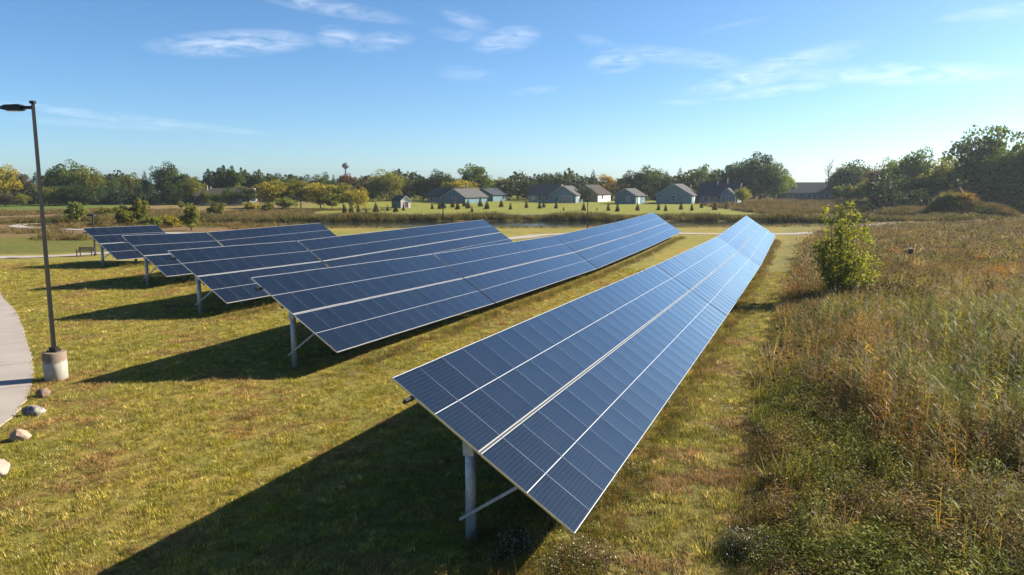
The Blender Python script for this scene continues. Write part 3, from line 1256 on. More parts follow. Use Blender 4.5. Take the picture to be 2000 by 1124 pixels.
def leaf_quads(P, Nrm, size, rg, aspect=0.75, droop=None):
    """leaf-sized quads at points P facing roughly Nrm"""
    n = len(P)
    a = rg.normal(size=(n, 3))
    t = a - (a * Nrm).sum(1)[:, None] * Nrm
    t /= np.linalg.norm(t, axis=1)[:, None] + 1e-9
    b = np.cross(Nrm, t)
    s = np.asarray(size).reshape(-1, 1) if np.ndim(size) else size
    t, b = t * s * 0.5, b * s * 0.5 * aspect
    V = np.stack([P - t, P - b * 0.9 + t * .15, P + t, P + b], 1).reshape(-1, 3)
    F = np.arange(4 * n).reshape(n, 4)
    return V, F


def unit(v):
    return v / (np.linalg.norm(v, axis=-1, keepdims=True) + 1e-9)


def crown_broad(seed, lobes=30, per=120, base=0.08, flat=1.0, leaf=0.034, shape='round', mat=None):
    rg = np.random.default_rng(seed)
    Ps, Ns, Vs = [], [], []
    cz, rz_ = (base + 1) / 2, (1 - base) / 2
    k = 0
    while k < lobes:
        d = unit(rg.normal(size=3))
        rad = rg.uniform(0.30, 0.88)
        c = np.array([d[0] * 0.5 * rad, d[1] * 0.5 * rad, cz + d[2] * rz_ * rad])
        zt = (c[2] - base) / (1 - base)
        if shape == 'round':
            lim = 0.5 * min(1.0, max(0.72 if zt < .4 else 0, 1.35 * math.sin(math.pi * min(max(zt, 0.0), 1) ** 0.62) + 0.15))
        elif shape == 'column':
            lim = 0.5 * min(1.0, (0.55 + 0.9 * zt) if zt < 0.5 else 2.0 * (1.02 - zt))
        else:
            lim = 0.5 * (1.0 if zt < 0.7 else 3.3 * (1 - zt))
        if math.hypot(c[0], c[1]) > lim:
            continue
        k += 1
        lr = rg.uniform(0.09, 0.17) * (0.8 if shape == 'column' else 1)
        n = int(per * rg.uniform(0.6, 1.4))
        dd = unit(rg.normal(size=(n, 3)) + np.array([0, 0, 0.25]))
        rr_ = lr * rg.uniform(0.55, 1.12, (n, 1))
        P = c + dd * rr_ * np.array([1, 1, 0.8 * flat])
        Ps.append(P)
        Ns.append(unit(dd + 0.9 * rg.normal(size=(n, 3))))
        tone = rg.uniform(0.25, 0.75)
        Vs.append(np.clip(tone + rg.normal(0, 0.16, n), 0, 1))
    n = 500  # oversized dark inner leaves, added to block light through the crown
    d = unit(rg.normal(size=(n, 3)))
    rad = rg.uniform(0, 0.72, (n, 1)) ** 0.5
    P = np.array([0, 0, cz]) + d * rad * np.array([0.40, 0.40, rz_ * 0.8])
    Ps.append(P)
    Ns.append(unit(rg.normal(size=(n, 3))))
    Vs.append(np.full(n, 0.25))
    P, N_, v = np.concatenate(Ps), np.concatenate(Ns), np.concatenate(Vs)
    sz = leaf * rg.uniform(0.6, 1.5, len(P))
    sz[-n:] *= 1.8
    ok = P[:, 2] > 0.01
    P, N_, v, sz = P[ok], N_[ok], v[ok], sz[ok]
    V, F = leaf_quads(P, N_, sz, rg)
    return mesh_np('crown', V, F, [mat or LEAF], attrs={'v': ('POINT', 'FLOAT', np.repeat(v, 4))})


def crown_conifer(seed, n=2200, base=0.04, leaf=0.06, power=0.85):
    rg = np.random.default_rng(seed)
    z = base + (1 - base) * (1 - np.sqrt(rg.uniform(0.0, 1, n)))
    tier = np.sin(z * 60 + rg.uniform(0, 6)) * 0.5 + 0.5
    th = rg.uniform(0, 2 * math.pi, n)
    lob = 1 + 0.14 * np.sin(th * 5 + z * 23) + 0.1 * np.sin(th * 3 - z * 11)
    rmax = 0.5 * (1 - z) ** power * (0.72 + 0.28 * tier) * lob
    r = rmax * rg.uniform(0.35, 1.0, n) ** 0.5
    P = np.stack([np.cos(th) * r, np.sin(th) * r, z - 0.05 * r], 1)
    out = np.stack([np.cos(th), np.sin(th), np.full(n, 0.7)], 1)
    N_ = unit(out + 0.7 * rg.normal(size=(n, 3)))
    sz = leaf * rg.uniform(0.6, 1.4, n) * (0.45 + 0.7 * (1 - z))
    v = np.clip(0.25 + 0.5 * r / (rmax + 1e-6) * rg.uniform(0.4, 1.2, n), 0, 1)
    V, F = leaf_quads(P, N_, sz, rg, 0.55)
    return mesh_np('crown', V, F, [LEAF], attrs={'v': ('POINT', 'FLOAT', np.repeat(v, 4))})


def trunk_mesh(seed, top=0.62, r=0.028, limbs=6):
    rg = random.Random(seed)
    m = MB()
    pts = [(0, 0, -0.03)]
    x = y = 0
    for i in range(1, 6):
        x += rg.uniform(-.012, .012)
        y += rg.uniform(-.012, .012)
        pts.append((x, y, top * i / 5))
    m.tube(pts, [r * (1 - 0.15 * i) for i in range(6)], 7)
    for k in range(limbs):
        z = rg.uniform(.2, top * .95)
        a = rg.uniform(0, 6.28)
        l = rg.uniform(.15, .32)
        m.tube([(0, 0, z), (math.cos(a) * l * .5, math.sin(a) * l * .5, z + l * .45), (math.cos(a) * l, math.sin(a) * l, z + l * .75)], [r * .5, r * .32, r * .12], 5)
    return mesh_np('trunk', m.v, m.f, [BARK], smooth=True)


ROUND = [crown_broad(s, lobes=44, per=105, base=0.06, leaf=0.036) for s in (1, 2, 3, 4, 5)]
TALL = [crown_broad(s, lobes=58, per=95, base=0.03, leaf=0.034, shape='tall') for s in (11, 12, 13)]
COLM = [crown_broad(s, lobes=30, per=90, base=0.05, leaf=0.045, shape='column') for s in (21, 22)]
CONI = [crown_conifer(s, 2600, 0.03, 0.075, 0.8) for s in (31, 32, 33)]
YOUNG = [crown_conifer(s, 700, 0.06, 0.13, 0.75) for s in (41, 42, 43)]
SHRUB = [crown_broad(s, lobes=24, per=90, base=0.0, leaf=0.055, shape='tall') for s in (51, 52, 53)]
TRUNK = [trunk_mesh(s) for s in (61, 62, 63)]
CTRUNK = [trunk_mesh(s, 0.9, 0.02, 0) for s in (71,)]
KINDS = {'round': ROUND, 'tall': TALL, 'column': COLM, 'conifer': CONI, 'young': YOUNG, 'shrub': SHRUB}
NAMES = {'round': 'broadleaf_tree', 'tall': 'broadleaf_tree', 'column': 'poplar_tree', 'conifer': 'spruce_tree', 'young': 'young_evergreen', 'shrub': 'shrub'}
rt = random.Random(9)


def plant(kind, x, y, h, wd, colr, label, cat, group, var=None):
    z = gz(x, y)
    root = empty(NAMES[kind], (x, y, z), rt.uniform(0, 6.28))
    tag(root, label, cat, group)
    ms = KINDS[kind]
    me = ms[rt.randrange(len(ms)) if var is None else var % len(ms)]
    o = bpy.data.objects.new('crown', me)
    link(o, root)
    o.scale = (wd, wd * rt.uniform(.85, 1.1), h)
    j = rt.uniform(.88, 1.12) * (1.25 if x > 55 and kind in ('tall', 'round') else .92)
    o.color = (colr[0] * j, colr[1] * j, colr[2] * j, 1)
    tr = bpy.data.objects.new('trunk', (CTRUNK if kind in ('conifer', 'young') else TRUNK)[rt.randrange(1 if kind in ('conifer', 'young') else 3)])
    link(tr, root)
    s = min(wd, h * .8)
    tr.scale = (s, s, h)
    return root


G = dict(dark=(.040, .062, .022), green=(.070, .105, .024), yellow=(.29, .25, .035), olive=(.155, .165, .030), orange=(.26, .115, .025),
         rust=(.145, .065, .035), blue=(.030, .060, .040), grey=(.085, .075, .045), pale=(.17, .20, .045), gold=(.32, .22, .03))
LOOK = dict(dark='dark green', green='mid green', yellow='yellow-green', olive='olive green', orange='orange-tinged', rust='rust-brown', blue='blue-green', grey='grey-brown', pale='pale green', gold='golden yellow')
TREES = [  # px centre, py top, px width, distance, kind, colour
    (-25, 318, 70, 245, 'round', 'green'), (14, 321, 64, 238, 'round', 'yellow'), (50, 336, 56, 262, 'round', 'grey'), (80, 334, 40, 270, 'conifer', 'blue'), (100, 338, 36, 262, 'conifer', 'dark'),
    (118, 324, 50, 250, 'tall', 'green'), (152, 315, 80, 243, 'round', 'green'), (180, 326, 56, 240, 'round', 'olive'), (14, 376, 44, 215, 'round', 'grey'), (48, 378, 34, 214, 'round', 'olive'),
    (100, 362, 52, 222, 'round', 'olive'), (138, 358, 70, 224, 'round', 'dark'), (168, 360, 60, 222, 'round', 'dark'), (222, 347, 52, 255, 'round', 'green'), (205, 358, 34, 232, 'conifer', 'blue'), (228, 360, 34, 228, 'conifer', 'blue'),
    (262, 338, 50, 262, 'round', 'olive'), (250, 352, 36, 240, 'conifer', 'dark'), (290, 334, 34, 248, 'conifer', 'dark'), (276, 352, 36, 236, 'conifer', 'blue'), (300, 346, 34, 232, 'conifer', 'blue'),
    (332, 313, 62, 250, 'tall', 'dark'), (362, 334, 66, 240, 'round', 'green'), (384, 346, 52, 232, 'round', 'olive'), (345, 362, 50, 226, 'round', 'dark'),
    (415, 326, 38, 262, 'column', 'dark'), (440, 318, 44, 258, 'column', 'dark'), (460, 321, 42, 255, 'column', 'green'), (484, 327, 38, 262, 'column', 'green'), (510, 327, 40, 262, 'column', 'green'),
    (475, 362, 56, 248, 'round', 'olive'), (540, 339, 58, 252, 'round', 'green'), (536, 353, 74, 203, 'round', 'yellow'), (596, 342, 52, 262, 'round', 'dark'), (632, 338, 50, 262, 'round', 'green'), (655, 341, 26, 262, 'conifer', 'dark'),
    (590, 349, 66, 205, 'round', 'olive'), (628, 350, 72, 200, 'round', 'yellow'), (672, 357, 60, 198, 'round', 'olive'), (700, 366, 48, 196, 'round', 'yellow'), (650, 372, 50, 192, 'shrub', 'olive'), (560, 382, 44, 188, 'shrub', 'pale'),
    (494, 391, 34, 180, 'shrub', 'yellow'), (525, 396, 30, 178, 'shrub', 'olive'), (678, 339, 46, 270, 'round', 'rust'), (708, 344, 50, 275, 'round', 'rust'), (757, 331, 80, 258, 'round', 'olive'), (730, 350, 44, 262, 'round', 'dark'),
    (802, 350, 48, 272, 'round', 'olive'), (828, 344, 50, 268, 'round', 'dark'), (858, 332, 54, 266, 'round', 'dark'), (882, 345, 46, 268, 'conifer', 'dark'), (930, 320, 76, 262, 'round', 'green'), (900, 346, 66, 252, 'round', 'yellow'),
    (985, 346, 46, 275, 'round', 'olive'), (1012, 349, 42, 278, 'round', 'grey'), (1034, 346, 52, 272, 'round', 'green'), (1080, 337, 58, 282, 'round', 'dark'), (1108, 341, 34, 285, 'conifer', 'dark'), (1126, 339, 32, 282, 'conifer', 'green'),
    (1141, 341, 30, 285, 'conifer', 'dark'), (1157, 332, 38, 280, 'conifer', 'dark'), (1184, 340, 58, 272, 'round', 'gold'), (1138, 365, 38, 248, 'round', 'dark'), (1216, 345, 44, 280, 'round', 'dark'), (1240, 333, 60, 278, 'round', 'dark'),
    (1270, 321, 66, 275, 'tall', 'green'), (1298, 333, 44, 278, 'conifer', 'dark'), (1325, 328, 42, 276, 'conifer', 'dark'), (1345, 336, 44, 282, 'conifer', 'green'), (1372, 322, 62, 282, 'round', 'green'), (1400, 322, 52, 285, 'round', 'dark'), (1425, 316, 56, 283, 'round', 'dark'),
    (1452, 308, 58, 278, 'tall', 'dark'), (1482, 298, 82, 272, 'round', 'dark'), (1510, 318, 58, 268, 'tall', 'green'), (1448, 366, 34, 232, 'round', 'olive'), (1528, 336, 38, 275, 'round', 'pale'),
    (1662, 311, 92, 262, 'round', 'dark'), (1634, 330, 50, 270, 'round', 'dark'), (1712, 318, 66, 235, 'tall', 'grey'), (1742, 304, 66, 226, 'tall', 'green'), (1775, 283, 80, 215, 'tall', 'green'), (1808, 300, 60, 212, 'conifer', 'dark'),
    (1838, 304, 84, 205, 'tall', 'olive'), (1780, 340, 96, 190, 'round', 'dark'), (1835, 350, 90, 186, 'round', 'dark'), (1905, 241, 128, 190, 'tall', 'green'), (1880, 300, 80, 196, 'tall', 'dark'), (1955, 286, 90, 182, 'tall', 'green'), (1992, 258, 100, 178, 'tall', 'green'),
    (2035, 255, 100, 175, 'tall', 'dark'), (1900, 335, 110, 180, 'round', 'dark'), (1965, 340, 110, 172, 'round', 'dark'), (1632, 357, 26, 245, 'shrub', 'pale'), (1650, 360, 26, 243, 'shrub', 'olive'), (1672, 360, 28, 242, 'shrub', 'pale'), (1702, 362, 34, 235, 'shrub', 'olive'),
    (1690, 345, 40, 240, 'round', 'pale'), (452, 366, 34, 222, 'round', 'green'), (490, 366, 50, 224, 'round', 'dark'), (425, 376, 26, 223, 'round', 'green'), (405, 372, 30, 224, 'round', 'olive'),
]
LAND = [(0, 'at the far left edge'), (62, 'left of the lamp post'), (120, 'just right of the lamp post'), (200, 'behind the brown field'), (330, 'left of the white garage door'), (420, 'behind the long grey house'),
        (520, 'right of the long grey house'), (600, 'before the water tower'), (720, 'right of the water tower'), (790, 'behind the white-gabled shed'), (860, 'left of the teal house'), (970, 'behind the teal house'),
        (1050, 'left of the grey house'), (1130, 'behind the grey house'), (1200, 'behind the brown-roofed house'), (1260, 'behind the small blue house'), (1340, 'behind the large blue house'), (1440, 'behind the dark-roofed wing'),
        (1540, 'left of the long dark-roofed house'), (1700, 'right of the long dark-roofed house'), (1800, 'in the dark wood on the right'), (1880, 'above the overgrown mound'), (2200, 'at the far right edge')]


def landmark(px):
    for lim, t in LAND:
        if px <= lim:
            return t
    return LAND[-1][1]


ORD = ['leftmost', 'second from left', 'third from left', 'fourth from left', 'fifth from left', 'sixth from left']
FORM = {'round': 'rounded tree', 'tall': 'tall broad tree', 'column': 'columnar poplar', 'conifer': 'spruce', 'shrub': 'shrub'}


def label_list(items):
    """items: (px, phrase) -> labels that single each one out"""
    byk = {}
    for i, (px, ph) in enumerate(items):
        byk.setdefault(ph, []).append((px, i))
    out = [None] * len(items)
    for ph, lst in byk.items():
        lst.sort()
        for k, (px, i) in enumerate(lst):
            out[i] = ph if len(lst) == 1 else ph + ', ' + (ORD[k] if k < len(lst) - 1 or k == 0 else 'rightmost') + ' of ' + ['', '', 'two', 'three', 'four', 'five', 'six', 'seven', 'eight'][len(lst)]
    return out


labs = label_list([(t[0], LOOK[t[5]] + ' ' + FORM[t[4]] + ' ' + landmark(t[0])) for t in TREES])
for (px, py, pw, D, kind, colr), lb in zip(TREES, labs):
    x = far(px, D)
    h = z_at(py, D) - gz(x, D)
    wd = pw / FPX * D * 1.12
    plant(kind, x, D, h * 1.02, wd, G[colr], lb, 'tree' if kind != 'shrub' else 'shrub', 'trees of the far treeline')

# young evergreens on the far lawn
YE = [(673, 417, 18), (686, 417, 20), (700, 415, 16), (715, 415, 10), (734, 415, 20), (757, 413, 12), (773, 415, 20), (788, 412, 14), (844, 409, 13), (859, 409, 16), (866, 408, 18), (884, 406, 17), (894, 410, 17), (907, 404, 15),
      (914, 408, 18), (922, 415, 12), (938, 404, 19), (951, 409, 18), (979, 405, 16), (997, 410, 14), (1028, 407, 16), (1054, 408, 16), (1062, 406, 14), (1086, 408, 16), (1101, 412, 8), (1140, 412, 17), (1166, 411, 6), (1188, 412, 16),
      (1206, 414, 18), (1245, 412, 16), (1286, 411, 16), (1300, 413, 15), (1330, 410, 15), (1351, 412, 15), (1370, 407, 15), (1396, 411, 18), (1418, 409, 14)]
CARD = ['first', 'second', 'third', 'fourth', 'fifth', 'sixth', 'seventh', 'eighth', 'ninth', 'tenth', 'eleventh', 'twelfth', 'thirteenth', 'fourteenth', 'fifteenth', 'sixteenth', 'seventeenth', 'eighteenth', 'nineteenth', 'twentieth']
for i, (px, py, hp) in enumerate(YE):
    p = gp(px, py)
    h = hp / FPX * p.y * 1.12
    near = 'small' if hp < 13 else 'dark'
    n = len(YE)
    pos = (CARD[i] + ' from the left') if i < 19 else (CARD[n - 1 - i] + ' from the right')
    plant('young', p.x, p.y, h, h * rt.uniform(.5, .66), rt.choice([(.022, .032, .018), (.03, .04, .02), (.05, .035, .02)]), near + ' conical young evergreen on the far lawn, ' + pos, 'evergreen', 'young evergreens on the far lawn')

# shrubs by the near left end of the pond
SH = [(150, 438, 46, 40, 'pale', 'pale green sapling left of the pond, beside the hairpin path'), (245, 442, 38, 46, 'olive', 'dull olive shrub beside the path lamp behind the rearmost solar row'),
      (272, 441, 50, 44, 'olive', 'olive shrub with upright shoots above the rearmost solar row'), (297, 447, 26, 44, 'pale', 'low pale shrub above the rearmost solar row'), (205, 428, 24, 34, 'olive', 'small olive shrub in front of the spruces'),
      (374, 451, 50, 36, 'pale', 'bright pale green sapling at the left end of the pond'), (335, 445, 24, 36, 'yellow', 'low yellowish shrub left of the bright sapling'), (425, 436, 34, 34, 'olive', 'round olive shrub on the pond bank left of the yellow trees'),
      (355, 408, 14, 18, 'pale', 'small pale bush under the left trees')]
for px, py, hp, wp, colr, lb in SH:
    p = gp(px, py)
    plant('shrub', p.x, p.y, hp / FPX * p.y * 1.1, wp / FPX * p.y * 1.15, G[colr], lb, 'shrub', 'shrubs around the pond')

# bushes that grow on the mounds are planted after them
# small pines in the meadow
for px, py, hp, lb in ((1930, 577, 42, 'young green pine in the brown meadow at the right'), (1881, 497, 22, 'small pine in the meadow right of the nest box'), (1843, 462, 18, 'small dark pine in the upper meadow below the mound'), (1803, 584, 34, 'dark little pine in the meadow right of the big sapling'), (1966, 614, 30, 'dark little pine at the right edge among the reeds')):
    p = gp(px, py)
    h = hp / FPX * p.y * 1.1
    plant('young', p.x, p.y, h, h * .62, (.03, .055, .03), lb, 'pine', 'young pines in the meadow')

# bare tree
bx, by = far(1612, 268), 268
bt = empty('bare_tree', (bx, by, gz(bx, by)))
tag(bt, 'leafless grey tree behind the long dark-roofed house', 'tree')
H_ = z_at(308, 268) - gz(bx, by)
m = MB()
m.tube([(0, 0, -.3), (.1, 0, H_ * .3), (-.1, .1, H_ * .6), (0, 0, H_ * .92)], [.26, .2, .12, .04], 7)
m.build('trunk', BARK, bt, True)
m = MB()
rb = random.Random(5)
for k in range(26):
    z = H_ * rb.uniform(.35, .85)
    a = rb.uniform(0, 6.28)
    l = rb.uniform(1.2, 3.0)
    p1 = Vector((math.cos(a) * l * .5, math.sin(a) * l * .5, z + l * .55))
    p2 = Vector((math.cos(a) * l * .8, math.sin(a) * l * .8, z + l * 1.15))
    m.tube([(0, 0, z), p1, p2], [.07, .05, .02], 4)
    for q in range(3):
        e = p1 + Vector((rb.uniform(-.9, .9), rb.uniform(-.9, .9), rb.uniform(.5, 1.4)))
        m.tube([p1, e], [.04, .015], 4)
m.build('branches', BARK, bt)

# the leafy sapling in the meadow
sx, sy = 19.9, 44.4
sap = empty('leafy_sapling', (sx, sy, gz(sx, sy)))
tag(sap, 'bushy green sapling standing alone at the meadow edge', 'tree')
rg = np.random.default_rng(77)
Ps, Ns, Vs = [], [], []
m = MB()
for k in range(40):
    a = rg.uniform(0, 6.28)
    top_r = 1.8 * math.sqrt(rg.uniform(0, 1))
    hh = rg.uniform(2.6, 5.6) - 0.6 * (top_r / 1.8) ** 2
    if k < 7:
        hh, top_r = rg.uniform(5.3, 6.0), rg.uniform(.1, 1.2)
    tip = np.array([math.cos(a) * top_r, math.sin(a) * top_r, hh])
    base_p = np.array([math.cos(a) * .25 * rg.uniform(.2, 1), math.sin(a) * .25 * rg.uniform(.2, 1), 0.0])
    midp = np.array([math.cos(a) * top_r * .8, math.sin(a) * top_r * .8, hh * .5])
    m.tube([base_p - np.array([0, 0, .1]), midp, tip], [.03, .02, .006], 5)
    # leaf clusters on side twigs, with gaps between them
    for c_ in range(14):
        t = rg.uniform(.12, 1.0)
        c = (1 - t) ** 2 * base_p + 2 * (1 - t) * t * midp + t ** 2 * tip
        out = rg.normal(size=3) * np.array([1, 1, .5])
        c = c + unit(out) * rg.uniform(0, .42) * (1.15 - t * .8)
        n = int(rg.integers(14, 34) * (1.1 - .5 * t))
        P = c + rg.normal(size=(n, 3)) * np.array([.16, .16, .14]) * (1.2 - .5 * t)
        P = P[P[:, 2] > .15]
        Ps.append(P)
        Ns.append(unit(rg.normal(size=(len(P), 3)) + np.array([0.2, 0, .5])))
        Vs.append(np.clip(rg.uniform(.15, .85) + rg.normal(0, .18, len(P)), 0, 1))
P, N_, v = np.concatenate(Ps), np.concatenate(Ns), np.concatenate(Vs)
V, F = leaf_quads(P, N_, 0.15 * rg.uniform(.6, 1.35, len(P)), rg, .6)
o = link(bpy.data.objects.new('crown', mesh_np('crown', V, F, [LEAF], attrs={'v': ('POINT', 'FLOAT', np.repeat(v, 4))})), sap)
o.color = (.20, .225, .038, 1)
o.scale = (1.14, 1.14, 1.0)
m.build('stems', BARK, sap)

# ------------------------------------------------------------------ mounds on the right


def mound(px, py, wpx, hpx, D, seed, label):
    x0 = far(px, D)
    W_, H2 = wpx / FPX * D, hpx / FPX * D
    n = 40
    V, F = [], []
    rg = np.random.default_rng(seed)
    ph = rg.uniform(0, 6, 6)
    for j in range(n + 1):
        for i in range(n + 1):
            u, v = i / n * 2 - 1, j / n * 2 - 1
            r = math.hypot(u, v)
            h = max(0, 1 - r * r) ** 1.1
            h *= 1 + 0.25 * math.sin(5 * u + ph[0]) * math.sin(4 * v + ph[1]) + 0.12 * math.sin(13 * u + ph[2]) * math.sin(11 * v + ph[3])
            x, y = x0 + u * W_ / 2, D + v * W_ / 2
            V.append((x, y, gz(x, y) - 0.1 + h * H2))
    for j in range(n):
        for i in range(n):
            a = j * (n + 1) + i
            F.append((a, a + 1, a + n + 2, a + n + 1))
    o = link(bpy.data.objects.new('earth_mound', mesh_np('earth_mound', V, F, [MATS['mound_soil']], smooth=True)))
    tag(o, label, kind='structure')
    return x0, D, W_, H2


t = NT('mound_soil')
_n = t.noise(1.2, 6, .7, t.pos())
t.done(t.bsdf(t.ramp(_n, [(.3, (.06, .055, .02)), (.5, (.15, .105, .05)), (.7, (.24, .17, .09))]), .95, 0, .1, t.bump(_n, .8, .3)))
MOUNDS = [mound(1862, 425, 110, 46, 150, 2, 'tall overgrown earth mound before the dark wood'), mound(1930, 428, 100, 22, 146, 5, 'low dark earth mound right of the tall mound'), mound(1780, 430, 150, 12, 158, 8, 'low earth bank left of the tall mound')]

for i_, (px, D, up, hp, wp, colr, lb) in enumerate([(1848, 146, .78, 22, 40, 'olive', 'olive bush on the left shoulder of the tall earth mound'), (1876, 145, .8, 20, 42, 'gold', 'golden bush on the right shoulder of the tall earth mound'), (1862, 150, .95, 16, 36, 'rust', 'rusty bush on the crest of the tall earth mound'),
                                     (1925, 142, .5, 20, 48, 'dark', 'dark bush on the low mound at the right'), (1895, 141, .15, 14, 36, 'yellow', 'yellow-green bush between the two mounds'), (1825, 142, .15, 14, 40, 'olive', 'low olive bush at the left foot of the tall mound')]):
    x = far(px, D)
    hb = [MOUNDS[0][3], MOUNDS[1][3]][px > 1900] * up
    r_ = plant('shrub', x, D, hp / FPX * D, wp / FPX * D, G[colr], lb, 'shrub', 'bushes on the mounds')
    r_.location.z += hb - .5

# ------------------------------------------------------------------ scattered plants (geometry-node instances)


def scatter(name, pts, rots, scls, tints, templates, label, cat):
    n = len(pts)
    me = bpy.data.meshes.new(name)
    me.vertices.add(n)
    me.vertices.foreach_set('co', np.asarray(pts, np.float32).ravel())
    for nm, typ, key, data in (('rot', 'FLOAT_VECTOR', 'vector', rots), ('scl', 'FLOAT_VECTOR', 'vector', scls), ('tint', 'FLOAT_COLOR', 'color', tints), ('pick', 'INT', 'value', np.random.default_rng(n).integers(0, len(templates), n))):
        a = me.attributes.new(nm, typ, 'POINT')
        a.data.foreach_set(key, np.asarray(data, np.int32 if typ == 'INT' else np.float32).ravel())
    o = link(bpy.data.objects.new(name, me))
    ng = bpy.data.node_groups.new(name + '_scatter', 'GeometryNodeTree')
    ng.interface.new_socket('Geometry', in_out='INPUT', socket_type='NodeSocketGeometry')
    ng.interface.new_socket('Geometry', in_out='OUTPUT', socket_type='NodeSocketGeometry')
    N, L = ng.nodes.new, ng.links.new
    gi, go = N('NodeGroupInput'), N('NodeGroupOutput')
    iop = N('GeometryNodeInstanceOnPoints')
    L(gi.outputs[0], iop.inputs['Points'])
    jn = N('GeometryNodeJoinGeometry')
    for tmp in templates:
        oi = N('GeometryNodeObjectInfo')
        oi.inputs['Object'].default_value = tmp
        oi.inputs['As Instance'].default_value = True
        L(oi.outputs['Geometry'], jn.inputs[0])
    L(jn.outputs[0], iop.inputs['Instance'])
    iop.inputs['Pick Instance'].default_value = True

    def attr(nm, typ):
        a = N('GeometryNodeInputNamedAttribute')
        a.data_type = typ
        a.inputs['Name'].default_value = nm
        return a.outputs['Attribute']
    L(attr('pick', 'INT'), iop.inputs['Instance Index'])
    e2r = N('FunctionNodeEulerToRotation')
    L(attr('rot', 'FLOAT_VECTOR'), e2r.inputs[0])
    L(e2r.outputs[0], iop.inputs['Rotation'])
    L(attr('scl', 'FLOAT_VECTOR'), iop.inputs['Scale'])
    L(iop.outputs[0], go.inputs[0])
    md_ = o.modifiers.new('scatter', 'NODES')
    md_.node_group = ng
    return tag(o, label, cat, kind='stuff')


def template(name, V, F, mats, mi, v):
    me = mesh_np(name, V, F, mats, mi, attrs={'v': ('POINT', 'FLOAT', v)})
    return bpy.data.objects.new(name, me)


class PB:
    """plant builder: blades and leaf quads with per-vertex tone"""

    def __init__(s):
        s.V, s.F, s.v, s.m = [], [], [], []

    def blade(s, base, tip, sag, wd, tone, m=0, seg=3):
        base, tip = np.array(base, float), np.array(tip, float)
        d = tip - base
        side = np.array([-d[1], d[0], 0.0])
        side = side / (np.linalg.norm(side) + 1e-6) if np.linalg.norm(side) > 1e-4 else np.array([1.0, 0, 0])
        b0 = len(s.V)
        for i in range(seg + 1):
            t = i / seg
            c = base + d * t + np.array([0, 0, -sag * t * t + sag * t * 0.6])
            w_ = wd * (1 - t) ** 0.7 * (0.6 + 0.8 * t if t < .5 else 1)
            if i == seg:
                w_ = wd * .05
            s.V += [c - side * w_ / 2, c + side * w_ / 2]
            s.v += [tone, tone]
        for i in range(seg):
            a = b0 + 2 * i
            s.F.append((a, a + 1, a + 3, a + 2))
            s.m.append(m)

    def quad(s, c, nrm, size, tone, rg, m=0, asp=.6):
        V, F = leaf_quads(np.array([c], float), unit(np.array([nrm], float)), size, rg, asp)
        b0 = len(s.V)
        s.V += list(V)
        s.F.append((b0, b0 + 1, b0 + 2, b0 + 3))
        s.v += [tone] * 4
        s.m.append(m)

    def obj(s, name, mats):
        return template(name, np.array(s.V), np.array(s.F), mats, s.m, s.v)


PLUME = NT('reed_plume')
_v = PLUME.n('ShaderNodeAttribute', attribute_name='v').outputs['Fac']
_cc = PLUME.ramp(_v, [(0, (.11, .075, .06)), (1, (.34, .26, .21))])
_tr = PLUME.n('ShaderNodeBsdfTranslucent')
PLUME.l(_cc, _tr.inputs[0])
_ms = PLUME.n('ShaderNodeMixShader')
_ms.inputs[0].default_value = .35
PLUME.l(PLUME.bsdf(_cc, .8, 0, .1), _ms.inputs[1])
PLUME.l(_tr.outputs[0], _ms.inputs[2])
PLUME = PLUME.done(_ms.outputs[0])
PETAL = simple('white_petals', (.60, .56, .42), .7, var=.1)
SEED = simple('brown_seed_heads', (.16, .10, .06), .9, var=.3, scale=30)
rgp = np.random.default_rng(123)


def reed(seed):
    g = np.random.default_rng(seed)
    b = PB()
    for k in range(3):
        ox, oy = g.normal(0, .09, 2)
        h = g.uniform(1.15, 1.85)
        lean = g.normal(0, .09, 2)
        tip = np.array([ox + lean[0], oy + lean[1], h])
        b.blade((ox, oy, 0), tip, 0, .016, .45, 0, 3)
        nl = g.integers(7, 10)
        for i in range(nl):
            t = .22 + .7 * i / nl
            c = np.array([ox, oy, 0]) * (1 - t) + tip * t
            a = g.uniform(0, 6.28)
            l = g.uniform(.20, .42)
            up = g.uniform(-.02, .30)
            b.blade(c, c + np.array([math.cos(a) * l, math.sin(a) * l, up]), g.uniform(.10, .34), g.uniform(.020, .038), g.uniform(.05, 1.0), 0, 3)
        if g.uniform() < .30:
            a = g.uniform(0, 6.28)
            for i in range(22):
                t = g.uniform(0, 1)
                c = tip + np.array([math.cos(a) * .10 * t * t, math.sin(a) * .10 * t * t, .30 * t - .05]) + g.normal(0, .028 * (1.2 - t), 3)
                b.blade(c, c + np.array([math.cos(a) * .06, math.sin(a) * .06, .05]) + g.normal(0, .045, 3), .02, .022, g.uniform(.2, 1), 1, 1)
    return b.obj('reed_template', [REEDLEAF, PLUME])


def tussock(seed, n=42, h=.7, spread=.34, wd=.013, head=False):
    g = np.random.default_rng(seed)
    b = PB()
    for i in range(n):
        a = g.uniform(0, 6.28)
        l = spread * g.uniform(.2, 1)
        hh = h * g.uniform(.5, 1.05)
        o_ = g.normal(0, spread * .35, 2)
        b.blade((o_[0], o_[1], 0), (o_[0] + math.cos(a) * l, o_[1] + math.sin(a) * l, hh), g.uniform(0, .3) * h, wd * g.uniform(.7, 1.4), g.uniform(.1, .95), 0, 2)
        if head and i % 4 == 0:
            b.quad((o_[0] + math.cos(a) * l, o_[1] + math.sin(a) * l, hh), g.normal(size=3), .09, .5, g, 1, .5)
    return b.obj('grass_template', [BLADE, SEED])


